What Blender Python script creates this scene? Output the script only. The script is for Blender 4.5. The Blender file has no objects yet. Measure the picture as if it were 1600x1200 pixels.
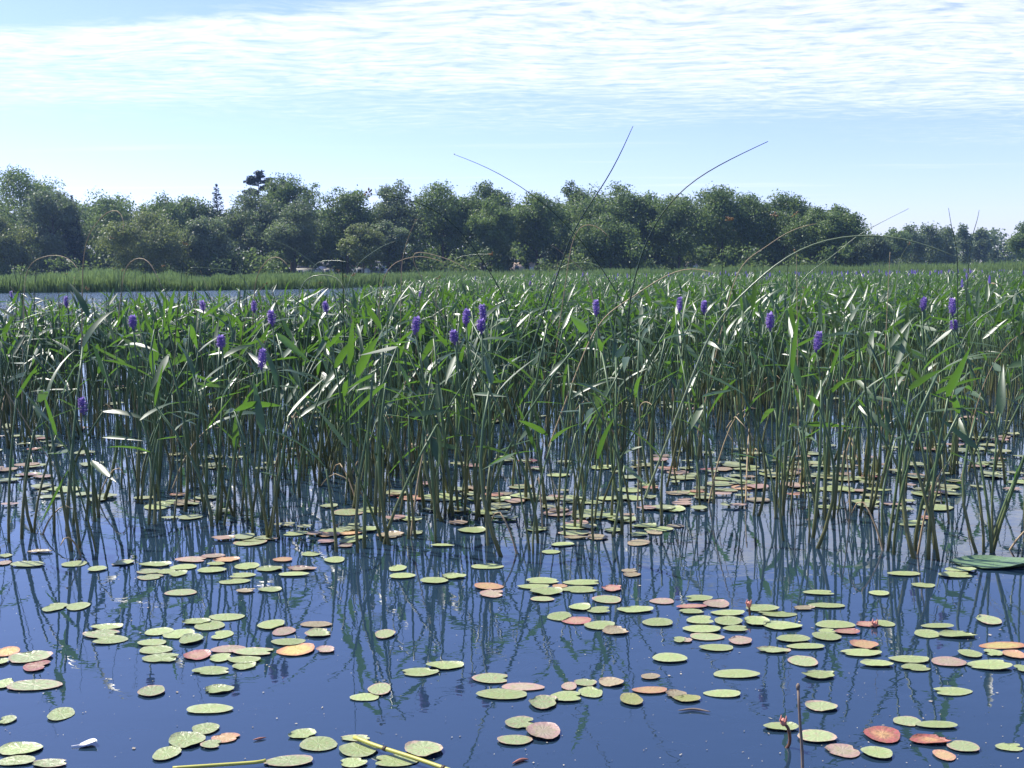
import bpy, math, random
import numpy as np
from mathutils import Vector, Matrix, Euler, Quaternion

random.seed(7)
RNG = np.random.default_rng(11)
R = math.radians
SC = bpy.context.scene
COL = SC.collection

# ------------------------------------------------------------------ camera
CAM_H = 1.0
F = 1570.0                                   # focal length in pixels of a 1600 px wide picture
PITCH = math.atan((600 - 428) / F)
ROLL = R(-0.57)
cam_data = bpy.data.cameras.new("camera")
cam_data.sensor_fit = 'HORIZONTAL'
cam_data.sensor_width = 36.0
cam_data.lens = 36.0 * F / 1600.0
cam_data.clip_start = 0.05
cam_data.clip_end = 6000
cam = bpy.data.objects.new("camera", cam_data)
COL.objects.link(cam)
CAM_M = (Matrix.Rotation(R(90) - PITCH, 3, 'X') @ Matrix.Rotation(ROLL, 3, 'Z'))
cam.matrix_world = Matrix.Translation((0, 0, CAM_H)) @ CAM_M.to_4x4()
SC.camera = cam

# ------------------------------------------------------------------ sun, sky, exposure
SUN_EL, SUN_AZ = R(52), R(-60)               # azimuth from +Y, negative = towards -X (left)
SUN_DIR = Vector((math.sin(SUN_AZ) * math.cos(SUN_EL), math.cos(SUN_AZ) * math.cos(SUN_EL), math.sin(SUN_EL)))
sun_data = bpy.data.lights.new("sun", 'SUN')
sun_data.energy = 4.0
sun_data.angle = R(0.53)
sun_data.color = (1.0, 0.95, 0.87)
sun = bpy.data.objects.new("sun", sun_data)
sun.rotation_euler = SUN_DIR.to_track_quat('Z', 'Y').to_euler()
sun.location = (0, 0, 60)
COL.objects.link(sun)

SC.view_settings.view_transform = 'Standard'
SC.view_settings.look = 'None'
SC.view_settings.exposure = 1.10
SC.view_settings.gamma = 1.0
SC.view_settings.use_curve_mapping = False
SC.render.engine = 'CYCLES'
SC.cycles.max_bounces = 7
SC.cycles.diffuse_bounces = 3
SC.cycles.glossy_bounces = 3
SC.cycles.transmission_bounces = 4
SC.cycles.transparent_max_bounces = 8
SC.cycles.volume_bounces = 0
SC.cycles.caustics_reflective = False
SC.cycles.caustics_refractive = False
SC.cycles.use_denoising = True

SKY_STRENGTH = 0.11
SKY_TINT = (0.735, 0.725, 1.04)
CLOUD_RADIANCE = (5.6, 5.7, 5.8)


class NT:
    """small helper to write node trees"""
    def __init__(self, tree):
        self.t = tree
        tree.nodes.clear()

    def n(self, typ, ins=None, **props):
        nd = self.t.nodes.new(typ)
        for k, v in props.items():
            setattr(nd, k, v)
        for k, v in (ins or {}).items():
            s = nd.inputs[k]
            if isinstance(v, bpy.types.NodeSocket):
                self.t.links.new(v, s)
            else:
                s.default_value = v
        return nd

    def math(self, op, a, b=0.0, c=0.0, clamp=False):
        return self.n('ShaderNodeMath', {0: a, 1: b, 2: c}, operation=op, use_clamp=clamp).outputs[0]

    def smooth(self, x, a, b, lo=0.0, hi=1.0):
        return self.n('ShaderNodeMapRange', {0: x, 1: a, 2: b, 3: lo, 4: hi}, interpolation_type='SMOOTHSTEP').outputs[0]

    def noise(self, vec, scale, detail=2.0, rough=0.5, dist=0.0):
        return self.n('ShaderNodeTexNoise', {'Vector': vec, 'Scale': scale, 'Detail': detail, 'Roughness': rough, 'Distortion': dist}).outputs[0]

    def mix(self, f, a, b, blend='MIX'):
        nd = self.n('ShaderNodeMix', data_type='RGBA', blend_type=blend)
        for s, v in ((nd.inputs[0], f), (nd.inputs[6], a), (nd.inputs[7], b)):
            if isinstance(v, bpy.types.NodeSocket):
                self.t.links.new(v, s)
            else:
                s.default_value = v if not isinstance(v, tuple) or len(v) == 4 else (*v, 1)
        return nd.outputs[2]

    def scale(self, vec, sx, sy, sz):
        return self.n('ShaderNodeVectorMath', {0: vec, 1: (sx, sy, sz)}, operation='MULTIPLY').outputs[0]

    def out(self, shader, kind='ShaderNodeOutputMaterial', sock='Surface'):
        o = self.n(kind)
        self.t.links.new(shader, o.inputs[sock])


def build_world():
    w = bpy.data.worlds.new("World")
    SC.world = w
    w.use_nodes = True
    N = NT(w.node_tree)
    sky = N.n('ShaderNodeTexSky')
    sky.sky_type = 'NISHITA'
    sky.sun_disc = False
    sky.sun_elevation = SUN_EL
    sky.sun_rotation = SUN_AZ
    sky.altitude = 200
    sky.air_density = 1.0
    sky.dust_density = 0.6
    sky.ozone_density = 1.6
    d = N.n('ShaderNodeTexCoord').outputs['Generated']
    s = N.n('ShaderNodeSeparateXYZ', {0: d})
    z = N.math('MAXIMUM', s.outputs[2], 0.03)
    px = N.math('DIVIDE', s.outputs[0], z)
    py = N.math('DIVIDE', s.outputs[1], z)
    p = N.n('ShaderNodeCombineXYZ', {0: px, 1: py, 2: 0.0}).outputs[0]
    low = N.math('SUBTRACT', N.noise(N.scale(p, .35, .8, 1), 1.0, 3.0), 0.5)
    # a long sheet of small ripple clouds running across the view
    q = N.math('ADD', N.math('ADD', py, N.math('MULTIPLY', px, 0.22)), N.math('MULTIPLY', low, 1.8))
    up = N.smooth(q, 3.35, 3.75)
    q2 = N.math('ADD', N.math('ADD', py, N.math('MULTIPLY', px, -0.20)), N.math('MULTIPLY', low, 3.4))
    dn = N.smooth(q2, 4.4, 8.2, 1.0, 0.0)
    band = N.math('MULTIPLY', up, dn)
    warp = N.n('ShaderNodeVectorMath', {0: p, 1: N.scale(N.n('ShaderNodeTexNoise', {'Vector': p, 'Scale': 1.3, 'Detail': 2.0}).outputs[1], .45, .45, 0)}, operation='ADD').outputs[0]
    rip = N.noise(N.scale(warp, 2.2, 6.0, 1), 2.0, 4.0, 0.6)
    fine = N.noise(N.scale(warp, 5.0, 9.0, 1), 2.2, 3.0, 0.6)
    tex = N.math('ADD', N.math('MULTIPLY', rip, 0.7), N.math('MULTIPLY', fine, 0.3))
    cov = N.math('MULTIPLY_ADD', band, 0.30, tex)
    m = N.smooth(cov, 0.50, 1.00)
    m = N.math('MULTIPLY', m, N.math('POWER', band, 0.8))
    # a few faint streaks lower down
    st = N.noise(N.scale(p, .25, 1.3, 1), 0.9, 3.0, 0.55)
    st = N.math('MULTIPLY', N.smooth(st, 0.56, 0.74), N.smooth(py, 6.0, 9.0, 0.0, 0.30))
    st = N.math('MULTIPLY', st, N.smooth(py, 14.0, 22.0, 1.0, 0.0))
    m = N.math('MAXIMUM', m, st)
    m = N.math('MULTIPLY', m, 0.84)
    blue = N.mix(1.0, sky.outputs[0], SKY_TINT, 'MULTIPLY')
    c = N.mix(m, blue, CLOUD_RADIANCE)
    bg = N.n('ShaderNodeBackground', {'Color': c, 'Strength': SKY_STRENGTH})
    N.out(bg.outputs[0], 'ShaderNodeOutputWorld')


build_world()

# ------------------------------------------------------------------ placing


def ray(x, y):
    return CAM_M @ Vector(((x - 800) / F, (600 - y) / F, -1.0))


def ground(x, y, z=0.0):
    d = ray(x, y)
    return Vector((0, 0, CAM_H)) + d * ((z - CAM_H) / d.z)


def at(x, y, dist):
    """point seen at pixel x,y at the distance dist in front of the camera (world Y)"""
    d = ray(x, y)
    return Vector((0, 0, CAM_H)) + d * (dist / d.y)


def horizon(x):
    return 436 - 0.01 * x


CAM_INV = CAM_M.inverted()


def pix(p):
    v = CAM_INV @ (Vector(p) - Vector((0, 0, CAM_H)))
    return 800 + F * v.x / -v.z, 600 - F * v.y / -v.z


# ------------------------------------------------------------------ mesh helpers
def mesh_np(name, V, quads=None, tris=None, mats=(), tint=None, smooth=False, midx=None):
    V = np.asarray(V, dtype=np.float32).reshape(-1, 3)
    me = bpy.data.meshes.new(name)
    loops, tot = [], []
    if quads is not None and len(quads):
        q = np.asarray(quads, dtype=np.int32).reshape(-1, 4)
        loops.append(q.ravel()); tot.append(np.full(len(q), 4, np.int32))
    if tris is not None and len(tris):
        t = np.asarray(tris, dtype=np.int32).reshape(-1, 3)
        loops.append(t.ravel()); tot.append(np.full(len(t), 3, np.int32))
    loops = np.concatenate(loops); tot = np.concatenate(tot)
    start = np.concatenate(([0], np.cumsum(tot)[:-1])).astype(np.int32)
    me.vertices.add(len(V)); me.vertices.foreach_set("co", V.ravel())
    me.loops.add(len(loops)); me.loops.foreach_set("vertex_index", loops)
    me.polygons.add(len(tot)); me.polygons.foreach_set("loop_start", start)
    me.polygons.foreach_set("loop_total", tot)
    if smooth:
        me.polygons.foreach_set("use_smooth", np.ones(len(tot), dtype=bool))
    for m in mats:
        me.materials.append(m)
    if midx is not None:
        me.polygons.foreach_set("material_index", np.asarray(midx, np.int32))
    if tint is not None:
        a = me.attributes.new("tint", 'FLOAT', 'POINT')
        a.data.foreach_set("value", np.asarray(tint, np.float32))
    me.update(calc_edges=True)
    return me


def obj(name, me, parent=None, loc=None, rot=None, scale=None):
    o = bpy.data.objects.new(name, me)
    COL.objects.link(o)
    if loc is not None:
        o.location = loc
    if rot is not None:
        o.rotation_euler = rot
    if scale is not None:
        o.scale = scale
    if parent is not None:
        o.parent = parent
    return o


def tag(o, label=None, cat=None, group=None, kind=None):
    if label: o['label'] = label
    if cat: o['category'] = cat
    if group: o['group'] = group
    if kind: o['kind'] = kind
    return o


class MB:
    """collects shapes into one mesh"""
    def __init__(self):
        self.V, self.Q, self.T, self.n = [], [], [], 0

    def add(self, V, quads=(), tris=()):
        V = np.asarray(V, float).reshape(-1, 3)
        if len(quads): self.Q.append(np.asarray(quads, int).reshape(-1, 4) + self.n)
        if len(tris): self.T.append(np.asarray(tris, int).reshape(-1, 3) + self.n)
        self.V.append(V); self.n += len(V)
        return self

    def box(self, c, s, rz=0.0):
        x, y, z = s[0] / 2, s[1] / 2, s[2] / 2
        V = np.array([(a, b, d) for d in (-z, z) for a, b in ((-x, -y), (x, -y), (x, y), (-x, y))], float)
        k, m = math.cos(rz), math.sin(rz)
        V = np.stack([V[:, 0] * k - V[:, 1] * m, V[:, 0] * m + V[:, 1] * k, V[:, 2]], 1) + np.asarray(c, float)
        return self.add(V, [(0, 3, 2, 1), (4, 5, 6, 7), (0, 1, 5, 4), (1, 2, 6, 5), (2, 3, 7, 6), (3, 0, 4, 7)])

    def tube(self, P, r, sides=5, cap=True):
        P = np.asarray(P, float)
        n = len(P)
        r = np.full(n, r, float) if np.isscalar(r) else np.asarray(r, float)
        T = np.gradient(P, axis=0)
        T /= np.linalg.norm(T, axis=1)[:, None] + 1e-9
        ref = np.array((0.31, 0.93, 0.17))
        A = np.cross(T, ref); A /= np.linalg.norm(A, axis=1)[:, None] + 1e-9
        B = np.cross(T, A)
        ang = np.arange(sides) * 2 * math.pi / sides
        V = P[:, None, :] + r[:, None, None] * (np.cos(ang)[None, :, None] * A[:, None, :] + np.sin(ang)[None, :, None] * B[:, None, :])
        V = V.reshape(-1, 3)
        q = [(i * sides + j, i * sides + (j + 1) % sides, (i + 1) * sides + (j + 1) % sides, (i + 1) * sides + j) for i in range(n - 1) for j in range(sides)]
        t = []
        if cap:
            V = np.vstack([V, P[0], P[-1]])
            a, b = n * sides, n * sides + 1
            t = [(a, (j + 1) % sides, j) for j in range(sides)] + [(b, (n - 1) * sides + j, (n - 1) * sides + (j + 1) % sides) for j in range(sides)]
        return self.add(V, q, t)

    def mesh(self, name, mats=(), smooth=False, tint=None):
        V = np.vstack(self.V)
        return mesh_np(name, V, np.vstack(self.Q) if self.Q else None, np.vstack(self.T) if self.T else None, mats, tint, smooth)


def spline(P, n):
    """smooth curve (Catmull-Rom) through the points, n samples"""
    P = np.asarray(P, float)
    if len(P) < 3:
        return P[0] + (P[-1] - P[0]) * np.linspace(0, 1, n)[:, None]
    E = np.vstack([2 * P[0] - P[1], P, 2 * P[-1] - P[-2]])
    seg = np.linalg.norm(np.diff(P, axis=0), axis=1)
    u = np.concatenate(([0], np.cumsum(seg))); u /= u[-1]
    out = []
    for t in np.linspace(0, 1, n):
        i = min(max(np.searchsorted(u, t, side='right') - 1, 0), len(P) - 2)
        s = (t - u[i]) / max(u[i + 1] - u[i], 1e-9)
        p0, p1, p2, p3 = E[i:i + 4]
        out.append(0.5 * (2 * p1 + (p2 - p0) * s + (2 * p0 - 5 * p1 + 4 * p2 - p3) * s * s + (3 * p1 - p0 - 3 * p2 + p3) * s ** 3))
    return np.array(out)


def scatter(tv, tq, tt, M, T):
    """one vertex array from a template and N matrices (N,3,3) and places (N,3)"""
    tv = np.asarray(tv, float)
    V = np.einsum('nij,kj->nki', M, tv) + T[:, None, :]
    n, k = len(T), len(tv)
    off = (np.arange(n) * k)[:, None, None]
    q = (np.asarray(tq, int).reshape(-1, 4)[None] + off).reshape(-1, 4) if len(tq) else None
    t = (np.asarray(tt, int).reshape(-1, 3)[None] + off).reshape(-1, 3) if len(tt) else None
    return V.reshape(-1, 3), q, t


# ------------------------------------------------------------------ materials
def mat(name):
    m = bpy.data.materials.new(name)
    m.use_nodes = True
    return m, NT(m.node_tree)


def simple(name, col, rough=0.6, var=0.12, nscale=6.0, spec=0.4, bump=0.0):
    m, N = mat(name)
    tc = N.n('ShaderNodeTexCoord').outputs['Object']
    nz = N.noise(tc, nscale, 4.0, 0.6)
    a = tuple(c * (1 - var) for c in col); b = tuple(min(1, c * (1 + var)) for c in col)
    c = N.mix(nz, a, b)
    ins = {'Base Color': c, 'Roughness': rough, 'Specular IOR Level': spec}
    if bump:
        ins['Normal'] = N.n('ShaderNodeBump', {'Height': nz, 'Strength': 0.6, 'Distance': bump}).outputs[0]
    N.out(N.n('ShaderNodeBsdfPrincipled', ins).outputs[0])
    return m


def plant_mat(name, c0, c1, trans, tcol, rough=0.38, spec=0.5, src='attr', low=None, lowh=(0.0, 0.35), nscale=25.0):
    """leafy material: colour runs from c0 to c1 by the tint of the piece; LOW is the paler colour of stem bases near the water"""
    m, N = mat(name)
    if src == 'attr':
        t = N.n('ShaderNodeAttribute', attribute_name='tint').outputs['Fac']
    else:
        t = N.n('ShaderNodeObjectInfo').outputs['Random']
    pos = N.n('ShaderNodeNewGeometry').outputs['Position']
    nz = N.noise(pos, nscale, 3.0, 0.6)
    f = N.math('ADD', N.math('MULTIPLY', t, 0.75), N.math('MULTIPLY', N.math('SUBTRACT', nz, 0.35), 0.6), clamp=True)
    c = N.mix(f, c0, c1)
    if low is not None:
        z = N.n('ShaderNodeSeparateXYZ', {0: pos}).outputs[2]
        zz = N.math('ADD', z, N.math('MULTIPLY', N.math('SUBTRACT', t, 0.5), 0.25))
        c = N.mix(N.smooth(zz, lowh[0], lowh[1], 1.0, 0.0), c, low)
    bs = N.n('ShaderNodeBsdfPrincipled', {'Base Color': c, 'Roughness': rough, 'Specular IOR Level': spec})
    if trans > 0:
        tc = N.mix(f, tuple(v * 0.75 for v in tcol), tcol)
        tr = N.n('ShaderNodeBsdfTranslucent', {'Color': tc})
        ms = N.n('ShaderNodeMixShader', {0: trans, 1: bs.outputs[0], 2: tr.outputs[0]})
        N.out(ms.outputs[0])
    else:
        N.out(bs.outputs[0])
    return m


LEAF = ((0.034, 0.078, 0.024), (0.074, 0.128, 0.044))
M_LEAF = plant_mat("pickerelweed_leaf", *LEAF, 0.38, (0.12, 0.27, 0.025), 0.42, 1.1, 'rand')
M_LEAF_FAR = plant_mat("pickerelweed_leaf_far", *LEAF, 0.38, (0.12, 0.27, 0.025), 0.42, 1.1, 'attr')
STALK = ((0.060, 0.120, 0.058), (0.130, 0.195, 0.075))
M_STALK = plant_mat("pickerelweed_stalk", *STALK, 0.15, (0.14, 0.22, 0.03), 0.42, 0.45, 'rand', (0.165, 0.165, 0.065), (0.0, 0.34))
M_STALK_FAR = plant_mat("pickerelweed_stalk_far", *STALK, 0.15, (0.14, 0.22, 0.03), 0.42, 0.45, 'attr', (0.165, 0.165, 0.065), (0.0, 0.34))
M_RUSH = plant_mat("rush_green", (0.014, 0.035, 0.018), (0.032, 0.060, 0.025), 0.0, (0, 0, 0), 0.40, 0.4, 'rand')
M_RUSH_TAN = plant_mat("rush_tan", (0.34, 0.25, 0.14), (0.54, 0.42, 0.24), 0.1, (0.4, 0.25, 0.1), 0.55, 0.3, 'rand')
M_RUSH_PALE = plant_mat("rush_pale", (0.10, 0.17, 0.08), (0.26, 0.30, 0.16), 0.1, (0.2, 0.3, 0.1), 0.30, 0.6, 'rand')
M_SEED = simple("rush_seed_head", (0.26, 0.165, 0.085), 0.8, 0.3, 300)
M_PETAL = plant_mat("purple_petal", (0.22, 0.14, 0.42), (0.50, 0.40, 0.74), 0.30, (0.42, 0.30, 0.74), 0.6, 0.2, 'attr')
M_REED = plant_mat("shore_grass", (0.105, 0.185, 0.075), (0.27, 0.345, 0.135), 0.40, (0.24, 0.35, 0.11), 0.5, 0.3, 'attr', nscale=0.15)
M_CROWN = plant_mat("broad_leaf_green", (0.032, 0.072, 0.024), (0.160, 0.225, 0.072), 0.40, (0.22, 0.32, 0.08), 0.5, 0.35, 'attr', nscale=0.4)
M_CROWN_PALE = plant_mat("broad_leaf_pale", (0.085, 0.125, 0.060), (0.185, 0.225, 0.120), 0.40, (0.22, 0.30, 0.11), 0.5, 0.35, 'attr', nscale=0.4)
M_CROWN_YELLOW = plant_mat("broad_leaf_yellow", (0.090, 0.125, 0.040), (0.190, 0.220, 0.085), 0.40, (0.24, 0.30, 0.08), 0.5, 0.35, 'attr', nscale=0.4)
M_NEEDLE = plant_mat("needle_green", (0.018, 0.040, 0.026), (0.046, 0.078, 0.044), 0.12, (0.04, 0.09, 0.03), 0.5, 0.3, 'attr', nscale=0.5)
M_BARK = simple("bark", (0.090, 0.070, 0.055), 0.9, 0.4, 3.0, 0.2)
M_STICK = simple("weathered_stick", (0.20, 0.155, 0.12), 0.8, 0.25, 60, 0.2)
M_BUD = simple("pink_bud", (0.50, 0.20, 0.14), 0.5, 0.2, 100)
M_BUDSTEM = simple("brown_bud_stalk", (0.10, 0.045, 0.025), 0.5, 0.2, 60)
M_YSTALK = simple("yellow_stalk", (0.42, 0.40, 0.08), 0.45, 0.25, 40)
M_NODE = simple("dark_node", (0.05, 0.035, 0.02), 0.6, 0.2, 40)
M_THREAD = simple("red_water_stem", (0.30, 0.12, 0.08), 0.6, 0.25, 30)
M_THREAD_PALE = simple("pale_water_stem", (0.34, 0.42, 0.34), 0.6, 0.25, 20)
M_FEATHER = simple("white_feather", (0.75, 0.75, 0.76), 0.6, 0.06, 80)
M_BED = simple("lake_mud", (0.035, 0.034, 0.028), 0.9, 0.4, 1.5)
M_LAND = simple("marsh_ground", (0.070, 0.095, 0.032), 0.95, 0.35, 0.2)
M_WALL_WHITE = simple("white_siding", (0.42, 0.41, 0.39), 0.7, 0.06, 2)
M_WALL_PINK = simple("tan_siding", (0.52, 0.40, 0.34), 0.7, 0.08, 2)
M_WALL_GREY = simple("grey_siding", (0.34, 0.36, 0.40), 0.7, 0.08, 2)
M_ROOF_GREY = simple("grey_shingle_roof", (0.20, 0.19, 0.19), 0.9, 0.2, 4)
M_ROOF_RED = simple("red_shingle_roof", (0.36, 0.17, 0.13), 0.85, 0.2, 4)
M_GLASS = simple("dark_window_glass", (0.03, 0.035, 0.045), 0.08, 0.1, 1, 0.6)
M_CANVAS = simple("umbrella_canvas", (0.70, 0.60, 0.55), 0.7, 0.05, 3)
M_WHITE = simple("white_paint", (0.78, 0.78, 0.77), 0.5, 0.04, 3)


def water_mat():
    m, N = mat("lake_water")
    pos = N.n('ShaderNodeNewGeometry').outputs['Position']
    y = N.n('ShaderNodeSeparateXYZ', {0: pos}).outputs[1]
    big = N.noise(N.scale(pos, 1.0, 1.6, 1.0), 3.2, 2.0, 0.5, 0.4)
    mid = N.noise(N.scale(pos, 1.0, 2.0, 1.0), 13.0, 2.0, 0.5, 0.6)
    far = N.noise(N.scale(pos, 0.25, 1.0, 1.0), 4.0, 3.0, 0.6)
    amp = N.smooth(y, 14.0, 34.0)
    calm = N.smooth(N.noise(N.scale(pos, .25, .6, 1), 1.0, 2.0), 0.35, 0.65, 0.5, 1.3)
    h = N.math('ADD', N.math('MULTIPLY', big, 0.0008), N.math('MULTIPLY', mid, 0.00026))
    h = N.math('MULTIPLY', h, calm)
    h = N.math('ADD', h, N.math('MULTIPLY', N.math('MULTIPLY', far, amp), 0.05))
    bump = N.n('ShaderNodeBump', {'Height': h, 'Strength': 1.0, 'Distance': 1.0}).outputs[0]
    fr = N.n('ShaderNodeFresnel', {'IOR': 2.1, 'Normal': bump}).outputs[0]
    gl = N.n('ShaderNodeBsdfGlossy', {'Color': (1, 1, 1, 1), 'Roughness': 0.0, 'Normal': bump})
    body = N.n('ShaderNodeBsdfDiffuse', {'Color': (0.021, 0.046, 0.076, 1)})
    tr = N.n('ShaderNodeBsdfTransparent', {'Color': (0.55, 0.68, 0.80, 1)})
    under = N.n('ShaderNodeMixShader', {0: 0.32, 1: body.outputs[0], 2: tr.outputs[0]})
    N.out(N.n('ShaderNodeMixShader', {0: fr, 1: under.outputs[0], 2: gl.outputs[0]}).outputs[0])
    return m


M_WATER = water_mat()


def pad_mat(name, core, rim, r0, r1, blotch, bl=(0.55, 0.70)):
    m, N = mat(name)
    tc = N.n('ShaderNodeTexCoord').outputs['Object']
    oi = N.n('ShaderNodeObjectInfo')
    rnd = oi.outputs['Random']
    p = N.n('ShaderNodeVectorMath', {0: tc, 1: N.n('ShaderNodeCombineXYZ', {0: N.math('MULTIPLY', rnd, 37.0), 1: N.math('MULTIPLY', rnd, 91.0), 2: 0.0}).outputs[0]}, operation='ADD').outputs[0]
    rad = N.n('ShaderNodeVectorMath', {0: N.scale(tc, 1, 1, 0)}, operation='LENGTH').outputs['Value']
    nz = N.noise(p, 2.2, 3.0, 0.6)
    rr = N.math('ADD', rad, N.math('MULTIPLY', N.math('SUBTRACT', nz, 0.5), 0.5))
    c = N.mix(N.smooth(rr, r0, r1), core, rim)
    c = N.mix(N.math('MULTIPLY', N.smooth(N.noise(p, 3.4, 4.0, 0.65), *bl), 0.75), c, blotch)
    # dark specks and eaten spots
    c = N.mix(N.math('MULTIPLY', N.smooth(N.noise(p, 9.0, 2.0, 0.5), 0.66, 0.72), 0.65), c, (0.10, 0.075, 0.04))
    v = N.math('MULTIPLY_ADD', rnd, 0.36, 0.80)
    c = N.mix(1.0, c, N.n('ShaderNodeCombineColor', {0: v, 1: v, 2: v}).outputs[0], 'MULTIPLY')
    # radiating veins as fine relief
    s = N.n('ShaderNodeSeparateXYZ', {0: tc})
    ang = N.math('ARCTAN2', s.outputs[1], s.outputs[0])
    vein = N.math('ABSOLUTE', N.math('SINE', N.math('MULTIPLY', ang, 7.0)))
    h = N.math('ADD', N.math('MULTIPLY', vein, 0.35), N.math('MULTIPLY', N.noise(p, 3.0, 4.0, 0.6), 2.0))
    bump = N.n('ShaderNodeBump', {'Height': h, 'Strength': 0.30, 'Distance': 0.01}).outputs[0]
    N.out(N.n('ShaderNodeBsdfPrincipled', {'Base Color': c, 'Roughness': N.math('MULTIPLY_ADD', nz, 0.35, 0.16), 'Specular IOR Level': 0.5, 'Normal': bump}).outputs[0])
    return m


M_PAD = {
    'g': pad_mat("pad_green", (0.280, 0.345, 0.135), (0.320, 0.355, 0.185), 0.55, 1.1, (0.32, 0.29, 0.14), (0.48, 0.66)),
    'gp': pad_mat("pad_green_pink_rim", (0.285, 0.335, 0.155), (0.40, 0.28, 0.21), 0.78, 1.05, (0.33, 0.25, 0.16), (0.52, 0.64)),
    'pk': pad_mat("pad_pinkish", (0.34, 0.28, 0.19), (0.36, 0.23, 0.19), 0.3, 1.0, (0.28, 0.26, 0.13), (0.50, 0.62)),
    'br': pad_mat("pad_brownish", (0.30, 0.26, 0.15), (0.34, 0.25, 0.16), 0.5, 1.1, (0.22, 0.16, 0.10), (0.52, 0.66)),
    'r': pad_mat("pad_red", (0.38, 0.23, 0.15), (0.34, 0.14, 0.12), 0.35, 0.9, (0.26, 0.22, 0.11), (0.50, 0.62)),
    'R': pad_mat("pad_scarlet", (0.46, 0.28, 0.12), (0.31, 0.095, 0.075), 0.1, 0.8, (0.22, 0.12, 0.06), (0.47, 0.60)),
    'o': pad_mat("pad_orange", (0.44, 0.29, 0.14), (0.42, 0.22, 0.14), 0.5, 1.0, (0.28, 0.26, 0.11), (0.52, 0.66)),
    'or': pad_mat("pad_yellow_orange", (0.48, 0.40, 0.14), (0.46, 0.22, 0.12), 0.55, 1.0, (0.46, 0.27, 0.12), (0.52, 0.68)),
    'y': pad_mat("pad_olive", (0.285, 0.300, 0.100), (0.32, 0.28, 0.12), 0.6, 1.1, (0.28, 0.22, 0.10)),
    'B': pad_mat("pad_large_dull", (0.150, 0.250, 0.125), (0.185, 0.27, 0.14), 0.5, 1.1, (0.14, 0.21, 0.10)),
}

# ------------------------------------------------------------------ setting: water, lake bed, land
mb = MB().box((0, 300, -1.0), (1400, 900, 0.8))
tag(obj("lake_bed", mb.mesh("lake_bed", [M_BED])), kind='structure')
xs = np.array([-700, -60, -20, -6, 6, 20, 60, 700.0]); ys = np.array([-150, -5, 0, 4, 12, 30, 110, 750.0])
V = np.array([(x, y, 0.0) for y in ys for x in xs])
Q = [(j * 8 + i, j * 8 + i + 1, (j + 1) * 8 + i + 1, (j + 1) * 8 + i) for j in range(7) for i in range(7)]
tag(obj("water", mesh_np("water", V, Q, mats=[M_WATER])), kind='structure')

SHORE_PX = np.array([-500, 0, 300, 520, 650, 900, 1100, 1600, 2100.0])
SHORE_D = np.array([68, 74, 76, 80, 98, 108, 112, 118, 120.0])


def shore_d(px):
    return np.interp(px, SHORE_PX, SHORE_D)


def land():
    V, Q = [], []
    us = np.linspace(-1500, 3100, 70)
    rows = [(-0.6, -0.10), (2.0, 0.12), (14, 0.30), (50, 0.42), (140, 0.55), (300, 0.9), (620, 2.0)]
    for dd, z in rows:
        for u in us:
            d = shore_d(u) + dd
            V.append(((u - 800) / F * (shore_d(u) + min(dd, 330)) * 1.0, d, z + 0.08 * math.sin(u * 0.013 + dd)))
    n = len(us)
    for j in range(len(rows) - 1):
        for i in range(n - 1):
            Q.append((j * n + i, j * n + i + 1, (j + 1) * n + i + 1, (j + 1) * n + i))
    tag(obj("far_shore_ground", mesh_np("far_shore_ground", V, Q, mats=[M_LAND], smooth=True)), kind='structure')


land()


def land_z(d, px):
    dd = d - float(shore_d(px))
    return float(np.interp(dd, [-0.6, 2, 14, 50, 140, 300, 620], [-0.1, .12, .3, .42, .55, .9, 2.0]))


def shore_grass():
    n = 76000
    u = RNG.uniform(-250, 1850, n)
    dd = np.abs(RNG.normal(0, 1, n)) ** 1.4 * 9.0
    d = shore_d(u) + dd
    x = (u - 800) / F * d
    # clumpy tops, higher shrubs of grass towards the left and the far right
    prof = 1.06 + 0.16 * np.sin(x * 0.9) * np.sin(x * 0.37 + 1) + 0.10 * np.sin(x * 2.3 + d) + 0.42 * np.exp(-((u - 160) / 55.0) ** 2) + 0.12 * np.exp(-((u - 20) / 40.0) ** 2)
    prof += np.interp(u, [-200, 250, 650, 1000, 1600], [0.0, -0.08, -0.05, 0.10, 0.55])
    knots = np.arange(-120, 121, .55); kv = RNG.uniform(.72, 1.12, len(knots)) * np.where(RNG.random(len(knots)) < .12, 1.22, 1.0)
    prof = prof * np.interp(x + .3 * dd, knots, kv)
    hgt = prof * RNG.uniform(0.70, 1.02, n) * (1 + 0.004 * dd)
    z0 = np.interp(dd, [0, 2, 14, 50], [-0.05, .10, .28, .40])
    az = RNG.uniform(0, math.pi, n); w = RNG.uniform(0.025, 0.06, n)
    lean = RNG.normal(0, 0.14, (n, 2)) * hgt[:, None]
    a = np.stack([x - np.cos(az) * w, d - np.sin(az) * w, z0], 1)
    b = np.stack([x + np.cos(az) * w, d + np.sin(az) * w, z0], 1)
    c = np.stack([x + lean[:, 0] + np.cos(az) * w * .4, d + lean[:, 1], z0 + hgt], 1)
    e = np.stack([x + lean[:, 0] - np.cos(az) * w * .4, d + lean[:, 1], z0 + hgt * .97], 1)
    V = np.stack([a, b, c, e], 1).reshape(-1, 3)
    t = np.clip(RNG.normal(0.32, 0.2, n) + 0.55 * np.exp(-((u - 130) / 110.0) ** 2) + np.interp(u, [1250, 1600], [0, 0.45]), 0, 1)
    T = np.stack([t * .4, t * .4, t + .1, t + .1], 1).ravel()
    tag(obj("shore_grass", mesh_np("shore_grass", V, np.arange(4 * n).reshape(-1, 4), mats=[M_REED], tint=T)), kind='stuff')


shore_grass()

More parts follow.
